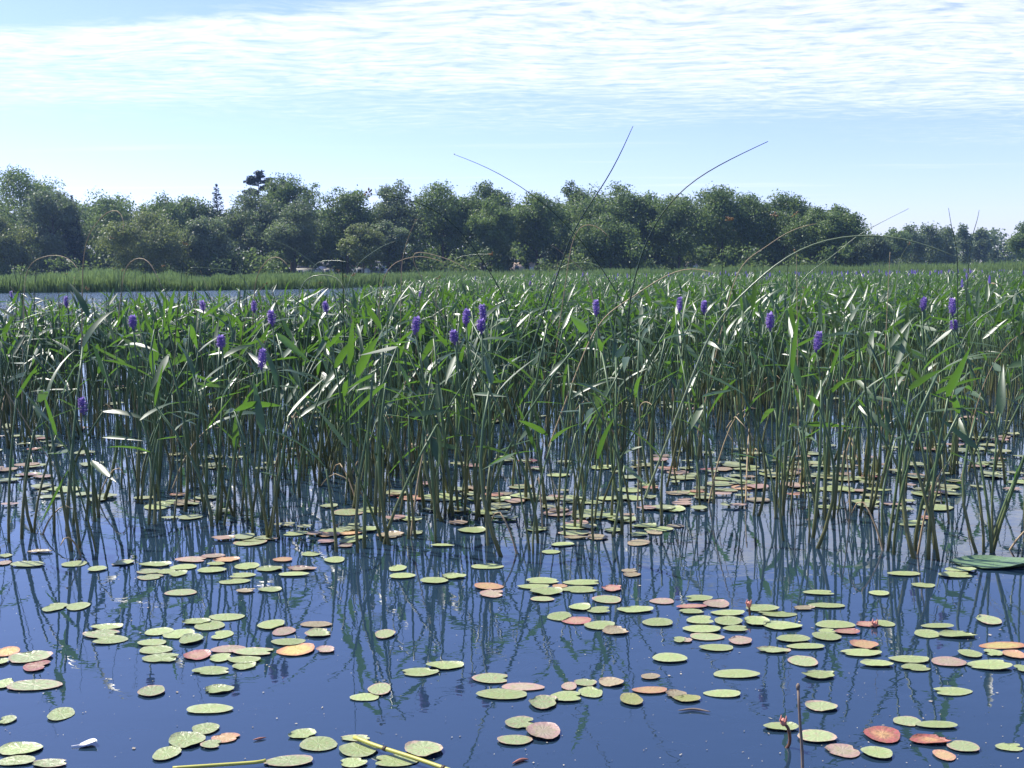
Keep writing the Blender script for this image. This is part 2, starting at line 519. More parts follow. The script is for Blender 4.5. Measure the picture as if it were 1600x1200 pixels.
# ------------------------------------------------------------------ trees
def leaf_cloud(blobs, per, leaf, rng, flat=0.0, up=0.35, shell=0.25):
    """diamond leaf faces spread through ellipsoid clumps; blobs (n,7): centre, radii, tint"""
    B = np.asarray(blobs, float)
    cnt = np.maximum(8, (per * (B[:, 3] * B[:, 5]) / np.mean(B[:, 3] * B[:, 5])).astype(int))
    idx = np.repeat(np.arange(len(B)), cnt)
    n = len(idx)
    d = rng.normal(0, 1, (n, 3)); d /= np.linalg.norm(d, axis=1)[:, None]
    rad = shell + (1.08 - shell) * rng.random(n) ** 0.7
    P = B[idx, :3] + d * B[idx, 3:6] * rad[:, None]
    P += rng.normal(0, .16, (n, 3)) * B[idx, 3:6]
    nr = d + rng.normal(0, 0.8, (n, 3)); nr[:, 2] += up
    nr[:, 2] *= (1 + flat * 3)
    nr /= np.linalg.norm(nr, axis=1)[:, None]
    a = np.cross(nr, rng.normal(0, 1, (n, 3))); a /= np.linalg.norm(a, axis=1)[:, None] + 1e-9
    b = np.cross(nr, a)
    s = leaf * rng.uniform(0.55, 1.3, n)[:, None]
    V = np.stack([P - a * s, P + b * s * .6, P + a * s, P - b * s * .6], 1).reshape(-1, 3)
    t = np.clip(B[idx, 6] + rng.normal(0, 0.16, n), 0, 1)
    return V, np.repeat(t, 4)


def broad_blobs(rng, H, W, base, n=95):
    """clump ellipsoids of a broad-leaved crown reaching from base to H, W wide"""
    cz = (H + base) / 2; rz = (H - base) / 2; rx = W / 2
    out = []
    # a few leading boughs give the outline its humps
    lobes = [(rng.uniform(-.5, .5), rng.uniform(-.5, .5), rng.uniform(-.3, .66), rng.uniform(.22, .36)) for _ in range(7)] + [(rng.uniform(-.15, .15), 0, .72, .28)]
    for k in range(n):
        if k % 2 == 0:
            l = lobes[rng.integers(len(lobes))]
            v = rng.normal(0, 1, 3); v /= np.linalg.norm(v)
            p = np.array(l[:3]) + v * l[3] * rng.uniform(.5, 1)
        else:
            v = rng.normal(0, 1, 3); v /= np.linalg.norm(v)
            p = v * rng.uniform(.35, .88)
        if p[2] > 0:
            w = math.sqrt(max(0.05, 1 - min(0.95, abs(p[2])) ** 2))
            p[:2] *= (0.6 + 0.4 * w)
        else:
            p[:2] *= (1 - 0.25 * abs(p[2]))
        r = rng.uniform(.14, .31) * (1 - 0.2 * max(0, p[2]))
        out.append((p[0] * rx, p[1] * rx, cz + p[2] * rz * .95, r * rx * rng.uniform(.8, 1.4), r * rx * 1.1, r * rx * rng.uniform(.6, 1.0), rng.uniform(0.0, 1.0)))
    return out


def trunk_mesh(rng, H, r, limbs, top=0.75, W=4.0, base=2.0):
    m = MB()
    zs = np.linspace(-0.3, H * top, 8)
    sway = np.cumsum(rng.normal(0, 0.05, (8, 2)), axis=0) * H * .06
    P = np.column_stack([sway - sway[0], zs])
    m.tube(P, np.linspace(r * 1.15, r * .25, 8), 7)
    for k in range(limbs):
        i = rng.integers(2, 7)
        a = rng.uniform(0, 6.28); L = W * rng.uniform(.25, .45)
        p0 = P[i]
        p1 = p0 + np.array((math.cos(a) * L * .5, math.sin(a) * L * .5, L * .45))
        p2 = p0 + np.array((math.cos(a) * L, math.sin(a) * L, L * .75))
        m.tube(np.array([p0, p1, p2]), [r * .4, r * .25, r * .08], 5)
    return m.mesh("trunk", [M_BARK], True)


def make_tree(kind, px, top, wpx, dist, seed, label, cat="tree", group="trees on the far shore", cbase=None, per=150, leaf=None, pal=None):
    rng = np.random.default_rng(seed)
    z0 = land_z(dist, px) - 0.05
    p = at(px, top, dist)
    H = p.z - z0
    W = wpx / F * dist
    name = {'broad': 'broadleaf_tree', 'pale': 'broadleaf_tree', 'yellow': 'broadleaf_tree', 'spruce': 'spruce_tree', 'pine': 'pine_tree', 'poplar': 'poplar_tree'}[kind]
    root = obj(name, None, loc=(p.x, dist, z0))
    root.empty_display_size = 1.0
    tag(root, label, cat, group)
    base = H * (cbase if cbase is not None else 0.16)
    crown_mat = {'broad': M_CROWN, 'pale': M_CROWN_PALE, 'yellow': M_CROWN_YELLOW, 'spruce': M_NEEDLE, 'pine': M_NEEDLE, 'poplar': M_CROWN_PALE}[pal or kind]
    lf = leaf or 0.21 * dist / 185
    if kind in ('broad', 'pale', 'yellow'):
        V, t = leaf_cloud(broad_blobs(rng, H * 1.02, W * 1.26, base), per, lf, rng)
        tr = trunk_mesh(rng, H, 0.018 * H, 7, .7, W, base)
    elif kind == 'poplar':
        bl = []
        for k in range(38):
            f = rng.random() ** .8
            w = W / 2 * (0.35 + 0.75 * math.sin(math.pi * min(1, .15 + f * .85)) ** .8) * .75
            a = rng.uniform(0, 6.28)
            r = W * rng.uniform(.12, .2)
            bl.append((math.cos(a) * w * rng.random() ** .5, math.sin(a) * w * rng.random() ** .5, base + (H - base) * f * .95, r, r, r * 1.35, rng.uniform(.2, .9)))
        V, t = leaf_cloud(bl, per, lf, rng)
        tr = trunk_mesh(rng, H, 0.014 * H, 4, .8, W, base)
    elif kind == 'spruce':
        bl = []
        nl = 22
        for k in range(nl):
            f = k / (nl - 1)
            z = H * .10 + (H * .90) * f
            w = W / 2 * (1 - f) ** .85 + .12
            m = max(3, int(8 * (1 - f)) + 2)
            a0 = rng.uniform(0, 6.28)
            for j in range(m):
                a = a0 + j * 6.283 / m + rng.normal(0, .2)
                q = w * rng.uniform(.5, .72)
                bl.append((math.cos(a) * q, math.sin(a) * q, z - q * .25, w * .40 + .15, w * .40 + .15, .42 + .2 * (1 - f), rng.uniform(.1, .8)))
        V, t = leaf_cloud(bl, per * .55, lf * .85, rng, .4, .3, .1)
        tr = trunk_mesh(rng, H, 0.014 * H, 0, .96, W, base)
    else:                     # an old white pine: long bare-looking boughs that carry flat plates of needles, gaps between
        bl = []
        m = MB()
        zs = np.linspace(-.3, H * .95, 9)
        m.tube(np.column_stack([np.sin(zs * .3) * .15, zs * 0, zs]), np.linspace(.3, .06, 9), 6)
        for k in range(26):
            f = .45 + .49 * (k + rng.random() * .5) / 26
            side = -1 if rng.random() < .58 else 1
            L = W * rng.uniform(.28, .60) * (1.12 - .55 * (f - .45) / .5)
            dx, dy = side * L, rng.uniform(-.6, .6) * L
            z = H * (f - .02)
            e = np.array((dx, dy, z + L * .30))
            m.tube(np.array([(0, 0, z), (dx * .5, dy * .5, z + L * .05), e]), [.12, .08, .03], 4)
            for q in (.45, .75, 1.0):
                bl.append((dx * q, dy * q, z + L * .30 * q * q + .12, .75, .65, .32, rng.uniform(.1, .7)))
        for dz in (.90, .94, .97):
            bl.append((rng.uniform(-.5, .5), 0, H * dz, .95, .8, .5, .4))
        V, t = leaf_cloud(bl, 150, lf, rng, .5, .4, .1)
        tr = m.mesh("trunk", [M_BARK], True)
    t = np.clip(t + rng.uniform(-.22, .30), 0, 1)
    n = len(V) // 4
    obj("crown", mesh_np("crown", V, np.arange(4 * n).reshape(-1, 4), mats=[crown_mat], tint=t), root)
    obj("trunk", tr, root)
    return root


TREES = [
    # kind, px, top, width px, distance, label
    ('broad', 28, 262, 135, 192, "tall dark broad tree at the left end of the far shore"),
    ('pale', 78, 292, 84, 184, "grey green tree between the tallest left tree and the first spruce"),
    ('spruce', 112, 308, 52, 186, "narrow dark spruce between two rounded trees near the left end of the shore"),
    ('yellow', 2, 340, 90, 176, "low yellow green tree cut off by the left edge of the picture"),
    ('broad', 172, 296, 120, 196, "wide green tree just right of the first spruce"),
    ('broad', 255, 308, 100, 199, "dull green tree behind the olive willow like tree"),
    ('yellow', 224, 334, 118, 170, "olive rounded low tree with thin crown standing in front of the woods"),
    ('broad', 298, 304, 84, 194, "dark green tree left of the pointed dark spruce"),
    ('pale', 320, 338, 76, 175, "pale green pyramid shaped low tree left of the pointed dark spruce"),
    ('spruce', 338, 289, 66, 187, "pointed dark spruce left of the old pine"),
    ('pale', 390, 300, 100, 184, "pale green rounded tree just below the old pine"),
    ('pine', 404, 265, 54, 201, "ragged dark old pine rising above the woods with open boughs"),
    ('broad', 452, 274, 98, 190, "tall rounded bright topped tree right of the old pine"),
    ('pale', 458, 318, 76, 178, "lighter rounded tree in front of the tall one right of the old pine"),
    ('broad', 540, 290, 92, 186, "upright tree standing alone between two dips of the tree line"),
    ('yellow', 566, 350, 62, 171, "small bright green tree in front of the reddish roof"),
    ('pale', 625, 286, 88, 190, "pale tree with pointed top right of the reddish roof"),
    ('pale', 606, 346, 64, 174, "small pale tree below the pale pointed tree"),
    ('broad', 690, 289, 100, 186, "broad dark tree left of the highest middle tree"),
    ('broad', 752, 284, 92, 191, "dark tree with knobbly top in the middle of the shore"),
    ('broad', 765, 312, 74, 180, "slim lighter tree in front of the knobbly topped one"),
    ('broad', 838, 301, 104, 184, "wide dark tree behind the thin rush tip in the middle"),
    ('broad', 895, 287, 76, 197, "tree with ragged leading shoots behind two dark round ones"),
    ('broad', 955, 289, 116, 191, "big rounded tree behind the tallest straight rush"),
    ('broad', 942, 336, 92, 177, "lower dark round tree crossed by the tallest straight rush"),
    ('broad', 1010, 303, 88, 191, "dark tree just right of the tallest straight rush"),
    ('broad', 1062, 303, 96, 186, "flat topped tree behind the right tall rush"),
    ('broad', 1130, 291, 112, 185, "highest tree of the right half with feathery top"),
    ('broad', 1172, 304, 70, 193, "tree in the dip right of the feathery topped one"),
    ('broad', 1228, 308, 112, 187, "broad round tree second from the right end of the main wood"),
    ('broad', 1268, 328, 74, 180, "short dark tree under the last round crowns of the main wood"),
    ('broad', 1308, 319, 76, 178, "last tree of the main wood with open crown before the gap"),
    ('pale', 1352, 368, 70, 205, "pale bushy tree in the gap after the main wood"),
    ('broad', 1392, 357, 58, 255, "dark tree first of the bluish group after the gap"),
    ('poplar', 1424, 356, 46, 262, "slim bluish tree second of the group after the gap"),
    ('poplar', 1452, 354, 52, 268, "feathery bluish tree in the middle of the far group"),
    ('poplar', 1477, 356, 44, 275, "feathery bluish tree just left of the thin twin rushes"),
    ('poplar', 1506, 354, 34, 290, "narrow bluish tree standing higher than its neighbours"),
    ('poplar', 1532, 360, 34, 300, "small bluish tree last of the far group"),
    ('broad', 1612, 338, 52, 240, "tree cut off by the right edge of the picture"),
]
for i, (k, x, ty, w, d, lab) in enumerate(TREES):
    cb = 0.22 if 400 < x < 1300 else 0.12
    make_tree(k, x, ty, w, d, 100 + i, lab, cbase=cb, group=None, per=210 if d < 230 else 110)


def woods(name, u0, u1, d0, d1, top, n, leaf, m, seed, gaps=()):
    """far-off wood behind the single trees, one mass"""
    rng = np.random.default_rng(seed)
    bl = []
    for k in range(n):
        u = rng.uniform(u0, u1); d = rng.uniform(d0, d1)
        h = (at(u, np.interp(u, top[0], top[1]), d).z) * rng.random() ** .9 if k % 3 else rng.uniform(.4, 5.0)
        if any(a < u < b and h < 4.2 for a, b in gaps) and d < 262:
            continue
        r = rng.uniform(1.2, 2.4) * d / 210
        bl.append(((u - 800) / F * d, d, max(h, .8), r, r, r * .9, rng.uniform(0.05, .7)))
    V, t = leaf_cloud(bl, 110, leaf, rng)
    q = len(V) // 4
    tag(obj(name, mesh_np(name, V, np.arange(4 * q).reshape(-1, 4), mats=[m], tint=t)), kind='stuff')


TOPX = [-300, 0, 300, 520, 800, 1200, 1330, 1340]
woods("far_woods", -260, 1345, 203, 226, (TOPX, [315, 315, 335, 335, 330, 335, 350, 380]), 1700, .46, M_CROWN, 5,
      gaps=((455, 530), (548, 615), (742, 775), (795, 845), (1060, 1100)))
woods("farther_woods", -300, 1900, 300, 345, ([-300, 1330, 1345, 1540, 1560, 1900], [345, 345, 372, 366, 371, 366]), 1100, .60, M_CROWN_PALE, 6)
woods("undergrowth", -260, 1330, 168, 176, ([-300, 1330], [412, 412]), 240, .28, M_CROWN, 8,
      gaps=((440, 640), (742, 775), (795, 845), (1060, 1100)))

# ------------------------------------------------------------------ cottages and things under the trees
def cottage(px0, px1, dist, wallh, roofh, wall, roof, label, win=2, chimney=False, depth=6.0):
    p0, p1 = at(px0, 425, dist), at(px1, 425, dist)
    w = p1.x - p0.x
    z = land_z(dist, (px0 + px1) / 2)
    r = obj("cottage", None, loc=((p0.x + p1.x) / 2, dist, z))
    tag(r, label, "house")
    obj("wall", MB().box((0, depth / 2, wallh / 2 - .2), (w, depth, wallh + .4)).mesh("wall", [wall]), r)
    V = [(-w / 2 - .3, -.4, wallh - .02), (w / 2 + .3, -.4, wallh - .02), (w / 2 + .3, depth + .4, wallh - .02), (-w / 2 - .3, depth + .4, wallh - .02),
         (-w / 2 - .3, depth / 2, wallh + roofh), (w / 2 + .3, depth / 2, wallh + roofh)]
    rf = obj("roof", mesh_np("roof", V, [(0, 1, 5, 4), (2, 3, 4, 5), (3, 2, 1, 0)], [(1, 2, 5), (3, 0, 4)], [roof]), r)
    if chimney:
        obj("chimney", MB().box((w * .3, depth * .35, wallh + roofh * .8), (.7, .7, 1.5)).mesh("chimney", [M_WHITE]), rf)
    for k in range(win):
        x = -w / 2 + w * (k + .7) / (win + .4)
        f = obj("window", MB().box((x, -.04, wallh * .58), (1.1, .1, 1.0)).mesh("window", [M_WHITE]), r)
        obj("pane", MB().box((x, -.10, wallh * .58), (.9, .04, .8)).mesh("pane", [M_GLASS]), f)
    dr = obj("door", MB().box((w * .36, -.05, 1.0), (.9, .1, 2.0)).mesh("door", [M_WHITE]), r)
    obj("handle", MB().box((w * .36 + .3, -.13, 1.0), (.06, .08, .14)).mesh("handle", [M_NODE]), dr)


cottage(458, 498, 240, 2.3, 1.2, M_WALL_WHITE, M_ROOF_GREY, "low white cottage under the trees left of the patio umbrella", 2)
cottage(500, 524, 247, 2.3, 1.6, M_WALL_WHITE, M_ROOF_GREY, "white cottage with grey roof directly behind the patio umbrella", 1)
cottage(549, 575, 238, 2.4, 2.6, M_WALL_GREY, M_ROOF_RED, "cottage with reddish roof behind the small bright green tree", 1)
cottage(580, 606, 244, 3.2, 1.0, M_WALL_GREY, M_ROOF_GREY, "grey cottage just right of the reddish roof", 2)
cottage(748, 768, 236, 3.0, 1.0, M_WALL_WHITE, M_ROOF_GREY, "small pale cottage half hidden by trunks in the middle of the shore", 1)
cottage(796, 836, 242, 3.2, 1.3, M_WALL_PINK, M_ROOF_GREY, "tan cottage with white chimney among dark trunks", 2, True)
cottage(1064, 1090, 236, 3.6, 1.2, M_WALL_PINK, M_ROOF_GREY, "tan cottage seen between trunks behind the right tall rush", 1)

# patio umbrella
p = at(502, 419, 176)
z0 = land_z(176, 502)
um = obj("patio_umbrella", None, loc=(p.x, 176, z0))
tag(um, "open pale patio umbrella on the far shore in front of a white cottage", "umbrella")
obj("pole", MB().tube([(0, 0, -.1), (0, 0, p.z - z0 + .3)], .03, 6).mesh("pole", [M_WHITE]), um)
hz = p.z - z0
V = [(0, 0, hz + .42)] + [(math.cos(a) * .95, math.sin(a) * .95, hz - .02) for a in np.arange(8) * math.pi / 4] + [(math.cos(a) * .95, math.sin(a) * .95, hz - .14) for a in np.arange(8) * math.pi / 4]
T = [(0, 1 + i, 1 + (i + 1) % 8) for i in range(8)]
Q = [(1 + i, 9 + i, 9 + (i + 1) % 8, 1 + (i + 1) % 8) for i in range(8)]
obj("canopy", mesh_np("canopy", V, Q, T, [M_CANVAS]), um)
# white runabouts pulled up on the shore, each a hull with a seat
def rowboat(px, dist, L, label):
    q = at(px, 426, dist)
    r = obj("rowing_boat", None, loc=(q.x, dist, land_z(dist, px) + .02))
    tag(r, label, "boat")
    V, Qd = [], []
    for i, (fx, wd, zt) in enumerate(((-.5, .32, .55), (-.25, .5, .5), (.1, .5, .5), (.35, .34, .58), (.5, .03, .75))):
        V += [(fx * L, -wd, zt), (fx * L * .95, -wd * .6, 0.05), (fx * L * .95, wd * .6, 0.05), (fx * L, wd, zt)]
    for i in range(4):
        a, b = i * 4, i * 4 + 4
        Qd += [(a, b, b + 1, a + 1), (a + 1, b + 1, b + 2, a + 2), (a + 2, b + 2, b + 3, a + 3)]
    Qd += [(0, 1, 2, 3), (19, 18, 17, 16)]
    obj("hull", mesh_np("hull", V, Qd, mats=[M_WHITE]), r)
    obj("seat", MB().box((-.1 * L, 0, .42), (.3, .9, .05)).mesh("seat", [M_STICK]), r)


rowboat(755, 150, 2.6, "small white boat pulled up on the far shore below the middle trees")
rowboat(1113, 152, 2.2, "small white boat on the shore right of the tan cottage by the tall rush")
rowboat(1240, 154, 2.8, "low white boat on the shore below the bright arching rush")

# ------------------------------------------------------------------ pickerelweed
def leaf_template(L, W, bend, twist, fold, n=6):
    """lance shaped leaf along +Y, upper side +Z"""
    ts = np.linspace(0, 1, n + 1)
    prof = np.interp(ts, [0, .07, .2, .38, .6, .82, 1.0], [.25, .78, 1.0, .95, .72, .38, .0])
    V = []
    ang = 0.0; y = z = 0.0
    for i, t in enumerate(ts):
        if i:
            ang = -bend * t
            y += L / n * math.cos(ang); z += L / n * math.sin(ang)
        w = W / 2 * prof[i]; tw = twist * t
        c, s = math.cos(tw), math.sin(tw)
        for sd in (-1, 0, 1):
            xx = sd * w; zz = abs(sd) * w * fold
            V.append((xx * c - zz * s, y - (0.03 * L if sd and i == 0 else 0), z + xx * s + zz * c))
    Q = []
    for i in range(n):
        a, b = i * 3, i * 3 + 3
        Q += [(a, a + 1, b + 1, b), (a + 1, a + 2, b + 2, b + 1)]
    return np.array(V), np.array(Q)


LEAVES, LEAF_ME = [], []
for k in range(14):
    rg = random.Random(40 + k)
    tv, tq = leaf_template(rg.uniform(.15, .27), rg.uniform(.017, .039), rg.uniform(-.15, 1.1), rg.uniform(-.7, .7), rg.uniform(.05, .45))
    LEAVES.append((tv, tq))
    LEAF_ME.append(mesh_np("leaf", tv, tq, mats=[M_LEAF], smooth=True))

STALKS = []      # (mesh, tip, tip direction, height)
for k in range(28):
    rg = random.Random(90 + k)
    h = rg.uniform(.40, .72) if k % 4 else rg.uniform(.22, .42)
    lean = abs(rg.gauss(.08, .15)) * h if k % 7 else rg.uniform(.3, .6) * h
    curve = rg.gauss(0, .05)
    ts = np.linspace(0, 1, 6)
    P = np.column_stack([lean * ts ** 1.6, curve * np.sin(ts * 3.14) * h, -.05 + (h + .05) * ts])
    r0 = rg.uniform(.0045, .0085)
    m = MB().tube(P, np.linspace(r0, r0 * .55, 6), 5, True)
    dr = P[-1] - P[-2]; dr /= np.linalg.norm(dr)
    STALKS.append((m.mesh("leaf_stalk", [M_STALK], True), Vector(P[-1]), Vector(dr), h, P, r0))


def leaf_rot(az, pitch, roll):
    """rotation matrix: leaf +Y along (az, pitch), upper side turned up, then rolled"""
    d = Vector((math.cos(az) * math.cos(pitch), math.sin(az) * math.cos(pitch), math.sin(pitch)))
    s = d.cross(Vector((0, 0, 1))).normalized()
    n = s.cross(d)
    m = Matrix((s, d, n)).transposed()
    return m @ Matrix.Rotation(roll, 3, 'Y')


def pick_pitch(rg):
    q = rg.random()
    if q < .60: return rg.uniform(.40, 1.32)
    if q < .87: return rg.uniform(-.30, .30)
    return rg.uniform(-1.1, -.30)


def flower_mesh(seed, L):
    rng = np.random.default_rng(seed)
    V, Q, t = [], [], []
    n = 110
    for k in range(n):
        f = (k + .5) / n
        a = k * 2.39996
        rr = .016 * math.sin(math.pi * min(1, .12 + f * .86)) ** .6
        c = np.array((math.cos(a) * rr * .55, math.sin(a) * rr * .55, f * L))
        o = np.array((math.cos(a), math.sin(a), rng.uniform(-.1, .7))); o /= np.linalg.norm(o)
        s = np.cross(o, (0, 0, 1)); s /= np.linalg.norm(s)
        o2 = np.cross(s, o)
        w = rng.uniform(.004, .008)
        tip = c + o * rng.uniform(.008, .018)
        b = len(V)
        V += [c, c + o * .006 + s * w, tip + o2 * w * .6, c + o * .006 - s * w]
        Q.append((b, b + 1, b + 2, b + 3)); t += [rng.uniform(0, .3)] * 2 + [rng.uniform(.4, 1)] * 2
    V = np.array(V); Q = np.array(Q)
    core = MB().tube([(0, 0, -.01), (0, 0, L * .5), (0, 0, L * .96)], [.005, .007, .003], 6)
    cv = np.vstack(core.V); cq = np.vstack(core.Q) + len(V)
    t += [0.1] * len(cv)
    ct = np.vstack(core.T) + len(V)
    return mesh_np("flower_spike", np.vstack([V, cv]), np.vstack([Q, cq]), ct, [M_PETAL], t)


FLOWER_ME = [flower_mesh(k, L) for k, L in enumerate((.046, .058, .072))]


def front_d(u):
    yy = np.interp(u, [-200, 0, 60, 130, 200, 250, 330, 420, 500, 545, 620, 700, 790, 830, 900, 970, 1030, 1110, 1180, 1260, 1330, 1390, 1440, 1500, 1560, 1610, 1800],
                   [850, 845, 800, 870, 825, 795, 800, 835, 800, 860, 845, 805, 862, 850, 805, 840, 815, 785, 790, 855, 775, 860, 868, 800, 880, 850, 850])
    return F * CAM_H / (yy - (436 - .01 * np.asarray(u)))


def bed_end(u):
    return np.interp(u, [-300, 0, 150, 250, 350, 430, 520, 620, 700, 1000, 1800], [15, 14, 15, 16, 17, 18, 20, 34, 90, 104, 110])


def clump_density(u, d):
    """pickerelweed clumps per square metre of water"""
    a = np.clip((d - front_d(u) - .1) / 1.5, 0, 1)
    dens = 1.6 + 9.6 * a
    dens *= np.where((u > 1200) & (d < 7), .80, 1.0)
    dens *= np.where(d > 14, 14 / d, 1.0) ** .7
    e = bed_end(u)
    dens *= np.clip((e - d) / (0.18 * e) + .10, 0, 1)
    dens *= np.where((u < 430) & (d > 10.5), .75, 1.0)
    return np.where(d < front_d(u), 0, dens)


# candidate places
cand = []
for (da, db) in ((3.3, 5), (5, 7), (7, 10), (10, 15), (15, 25), (25, 45), (45, 110)):
    wa = 1900 / F * db
    n = int(wa * (db - da) * 11.4)
    d = RNG.uniform(da, db, n); x = RNG.uniform(-wa / 2, wa / 2, n)
    u = x / d * F + 800
    keep = (RNG.random(n) * 11.4 < clump_density(u, d)) & (u > -140) & (u < 1740)
    cand.append(np.stack([x[keep], d[keep]], 1))
cand = np.vstack(cand)
cand = cand[np.argsort(cand[:, 1])]
FEET = [(10, 855), (105, 825), (130, 865), (235, 818), (300, 795), (370, 805), (410, 835), (430, 842), (535, 862), (590, 805), (622, 850), (640, 838), (700, 800), (740, 812), (795, 860), (812, 866), (870, 810), (930, 815),
        (965, 838), (1005, 815), (1105, 785), (1165, 790), (1230, 800), (1270, 850), (1385, 862), (1432, 866), (1450, 872), (1535, 862), (1568, 858), (1595, 846), (60, 835), (335, 822), (1480, 815), (1330, 800)]
feet = np.array([(ground(a, b).x, ground(a, b).y) for a, b in FEET])
cand = np.vstack([feet, cand])

FLOWERS = [  # px, py, words for the label
    (18, 459, "far left plant"), (207, 495, ""), (317, 474, ""), (345, 526, ""), (397, 475, ""), (425, 491, ""), (408, 557, ""),
    (510, 476, ""), (648, 502, ""), (728, 490, ""), (756, 486, ""), (752, 501, ""), (710, 518, ""), (657, 457, ""), (828, 442, ""),
    (932, 478, ""), (1062, 473, ""), (1100, 475, ""), (1204, 496, ""), (1276, 530, ""), (1442, 470, ""), (1489, 476, ""), (130, 628, ""), (104, 470, ""),
]
FLOWER_LABEL = [
    "pickerelweed with purple spike standing at the far left before the open water",
    "pickerelweed with short round purple spike in the left of the bed",
    "pickerelweed with small faint purple spike left of the highest left flower pair",
    "pickerelweed with purple spike above the lowest hanging left flower",
    "pickerelweed with small purple spike behind the lower left flowers",
    "pickerelweed with small pale purple spike half hidden among leaves",
    "pickerelweed with low bright violet spike on a leaning stem at left",
    "pickerelweed with single purple spike halfway between left edge and middle",
    "pickerelweed with tall dense purple spike left of the group of four flowers",
    "pickerelweed with purple spike upper left in the group of four flowers",
    "pickerelweed with purple spike highest in the group of four flowers",
    "pickerelweed with narrow purple spike between two others in the flower group",
    "pickerelweed with purple spike lowest in the group of four flowers",
    "pickerelweed with small distant purple spike above the tall dense one",
    "pickerelweed with tiny distant purple spike before the shore grass in the middle",
    "pickerelweed with small purple spike left of the right tall rush",
    "pickerelweed with purple spike, left one of the pair right of the tall rush",
    "pickerelweed with purple spike, right one of the pair right of the tall rush",
    "pickerelweed with small purple spike below the foot of the bright arching rush",
    "pickerelweed with low dark purple spike on a straight stem right of middle",
    "pickerelweed with small purple spike left of the double spike",
    "pickerelweed with two purple spikes one above the other near the right edge",
    "pickerelweed with faded violet spike hanging low among leaves at left",
    "pickerelweed with tiny violet spike at the left beside the open water",
]


def flower_dist(x, y):
    h = horizon(x)
    return min(max(.17 * F / max(y - h, 4), 4.1), 26)


def add_leaf_stalk(root, rg, spread=.10, hmul=1.0):
    me, tip, dr, h, P, r0 = STALKS[rg.randrange(len(STALKS))]
    az = rg.uniform(0, 6.283)
    s = rg.uniform(.80, 1.14) * hmul
    off = Vector((rg.gauss(0, spread), rg.gauss(0, spread), 0))
    st = obj("leaf_stalk", me, root, off, (0, 0, az), (s, s, s))
    rz = Matrix.Rotation(az, 3, 'Z')
    t = off + rz @ (tip * s)
    m = leaf_rot(az + rg.gauss(0, 1.2), pick_pitch(rg), rg.gauss(0, .45))
    lf = obj("leaf", LEAF_ME[rg.randrange(len(LEAF_ME))], root, t, m.to_euler())
    q = rg.uniform(.78, 1.22)
    lf.scale = (q, q, q)


def add_flower(root, rg, tip):
    """stem with a purple spike, ending at tip (local)"""
    tip = Vector(tip)
    b = Vector((rg.gauss(0, .03), rg.gauss(0, .03), -.05))
    P = np.array([b + (tip - b) * t + Vector((0, 0, 0)) + Vector((.02 * math.sin(t * 3.1), 0, 0)) for t in np.linspace(0, 1, 6)])
    obj("flower_stem", MB().tube(P, np.linspace(.006, .0035, 6), 5).mesh("flower_stem", [M_STALK], True), root)
    obj("flower_spike", FLOWER_ME[rg.randrange(3)], root, tip, (rg.gauss(0, .1), rg.gauss(0, .1), rg.uniform(0, 6)))


N_FLOWER = len(FLOWERS)
N_THINGS = 296 - N_FLOWER
PLANT_GROUP = "pickerelweed plants of the bed"
for i, (x, y, _) in enumerate(FLOWERS):
    rg = random.Random(700 + i)
    d = flower_dist(x, y)
    p = at(x, y, d)
    root = obj("pickerelweed", None, loc=(p.x + rg.gauss(0, .02), d, 0))
    root.empty_display_size = .1
    tag(root, FLOWER_LABEL[i], "water plant", "flowering pickerelweed")
    b = root.location
    add_flower(root, rg, (p.x - b.x, 0, p.z - .045))
    if i == 21:
        q = at(1489, 500, d)
        add_flower(root, rg, (q.x - b.x + .01, .01, q.z - .05))
    for k in range(3):
        add_leaf_stalk(root, rg, .05, .95)

# landmarks by which the front plants are told apart: (pixel column, words)
MARKS = [(-200, None), (0, "the left edge"), (104, "the tiny leftmost violet flower"), (207, "the round purple flower"), (345, "the flower above the low violet one"), (408, "the low violet flower"),
         (510, "the lone purple flower"), (648, "the tall dense flower"), (735, "the group of four flowers"), (867, "the tallest straight rush"), (1000, "the right tall rush"),
         (1100, "the pair of flowers"), (1204, "the flower under the arching rush"), (1276, "the low dark flower"), (1365, "the top of the shiny bow"), (1442, "the small flower near the double one"), (1489, "the double flower"), (1600, "the right edge")]
ORD = ["first", "second", "third", "fourth", "fifth", "sixth", "seventh", "eighth", "ninth", "tenth", "eleventh", "twelfth", "thirteenth", "fourteenth", "fifteenth", "sixteenth", "seventeenth", "eighteenth"]


def between_label(px, taken, what):
    j = max(k for k in range(len(MARKS)) if MARKS[k][0] <= px)
    a = MARKS[j][1] or "outside the left edge"
    b = MARKS[j + 1][1] if j + 1 < len(MARKS) else None
    taken.setdefault(j, 0)
    taken[j] += 1
    o = ORD[min(taken[j], len(ORD)) - 1]
    if MARKS[j][1] is None:
        return f"{what}, {o} from the left beyond the left edge"
    if b is None:
        return f"{what}, {o} from the left beyond the right edge"
    return f"{what}, {o} right of {a}"


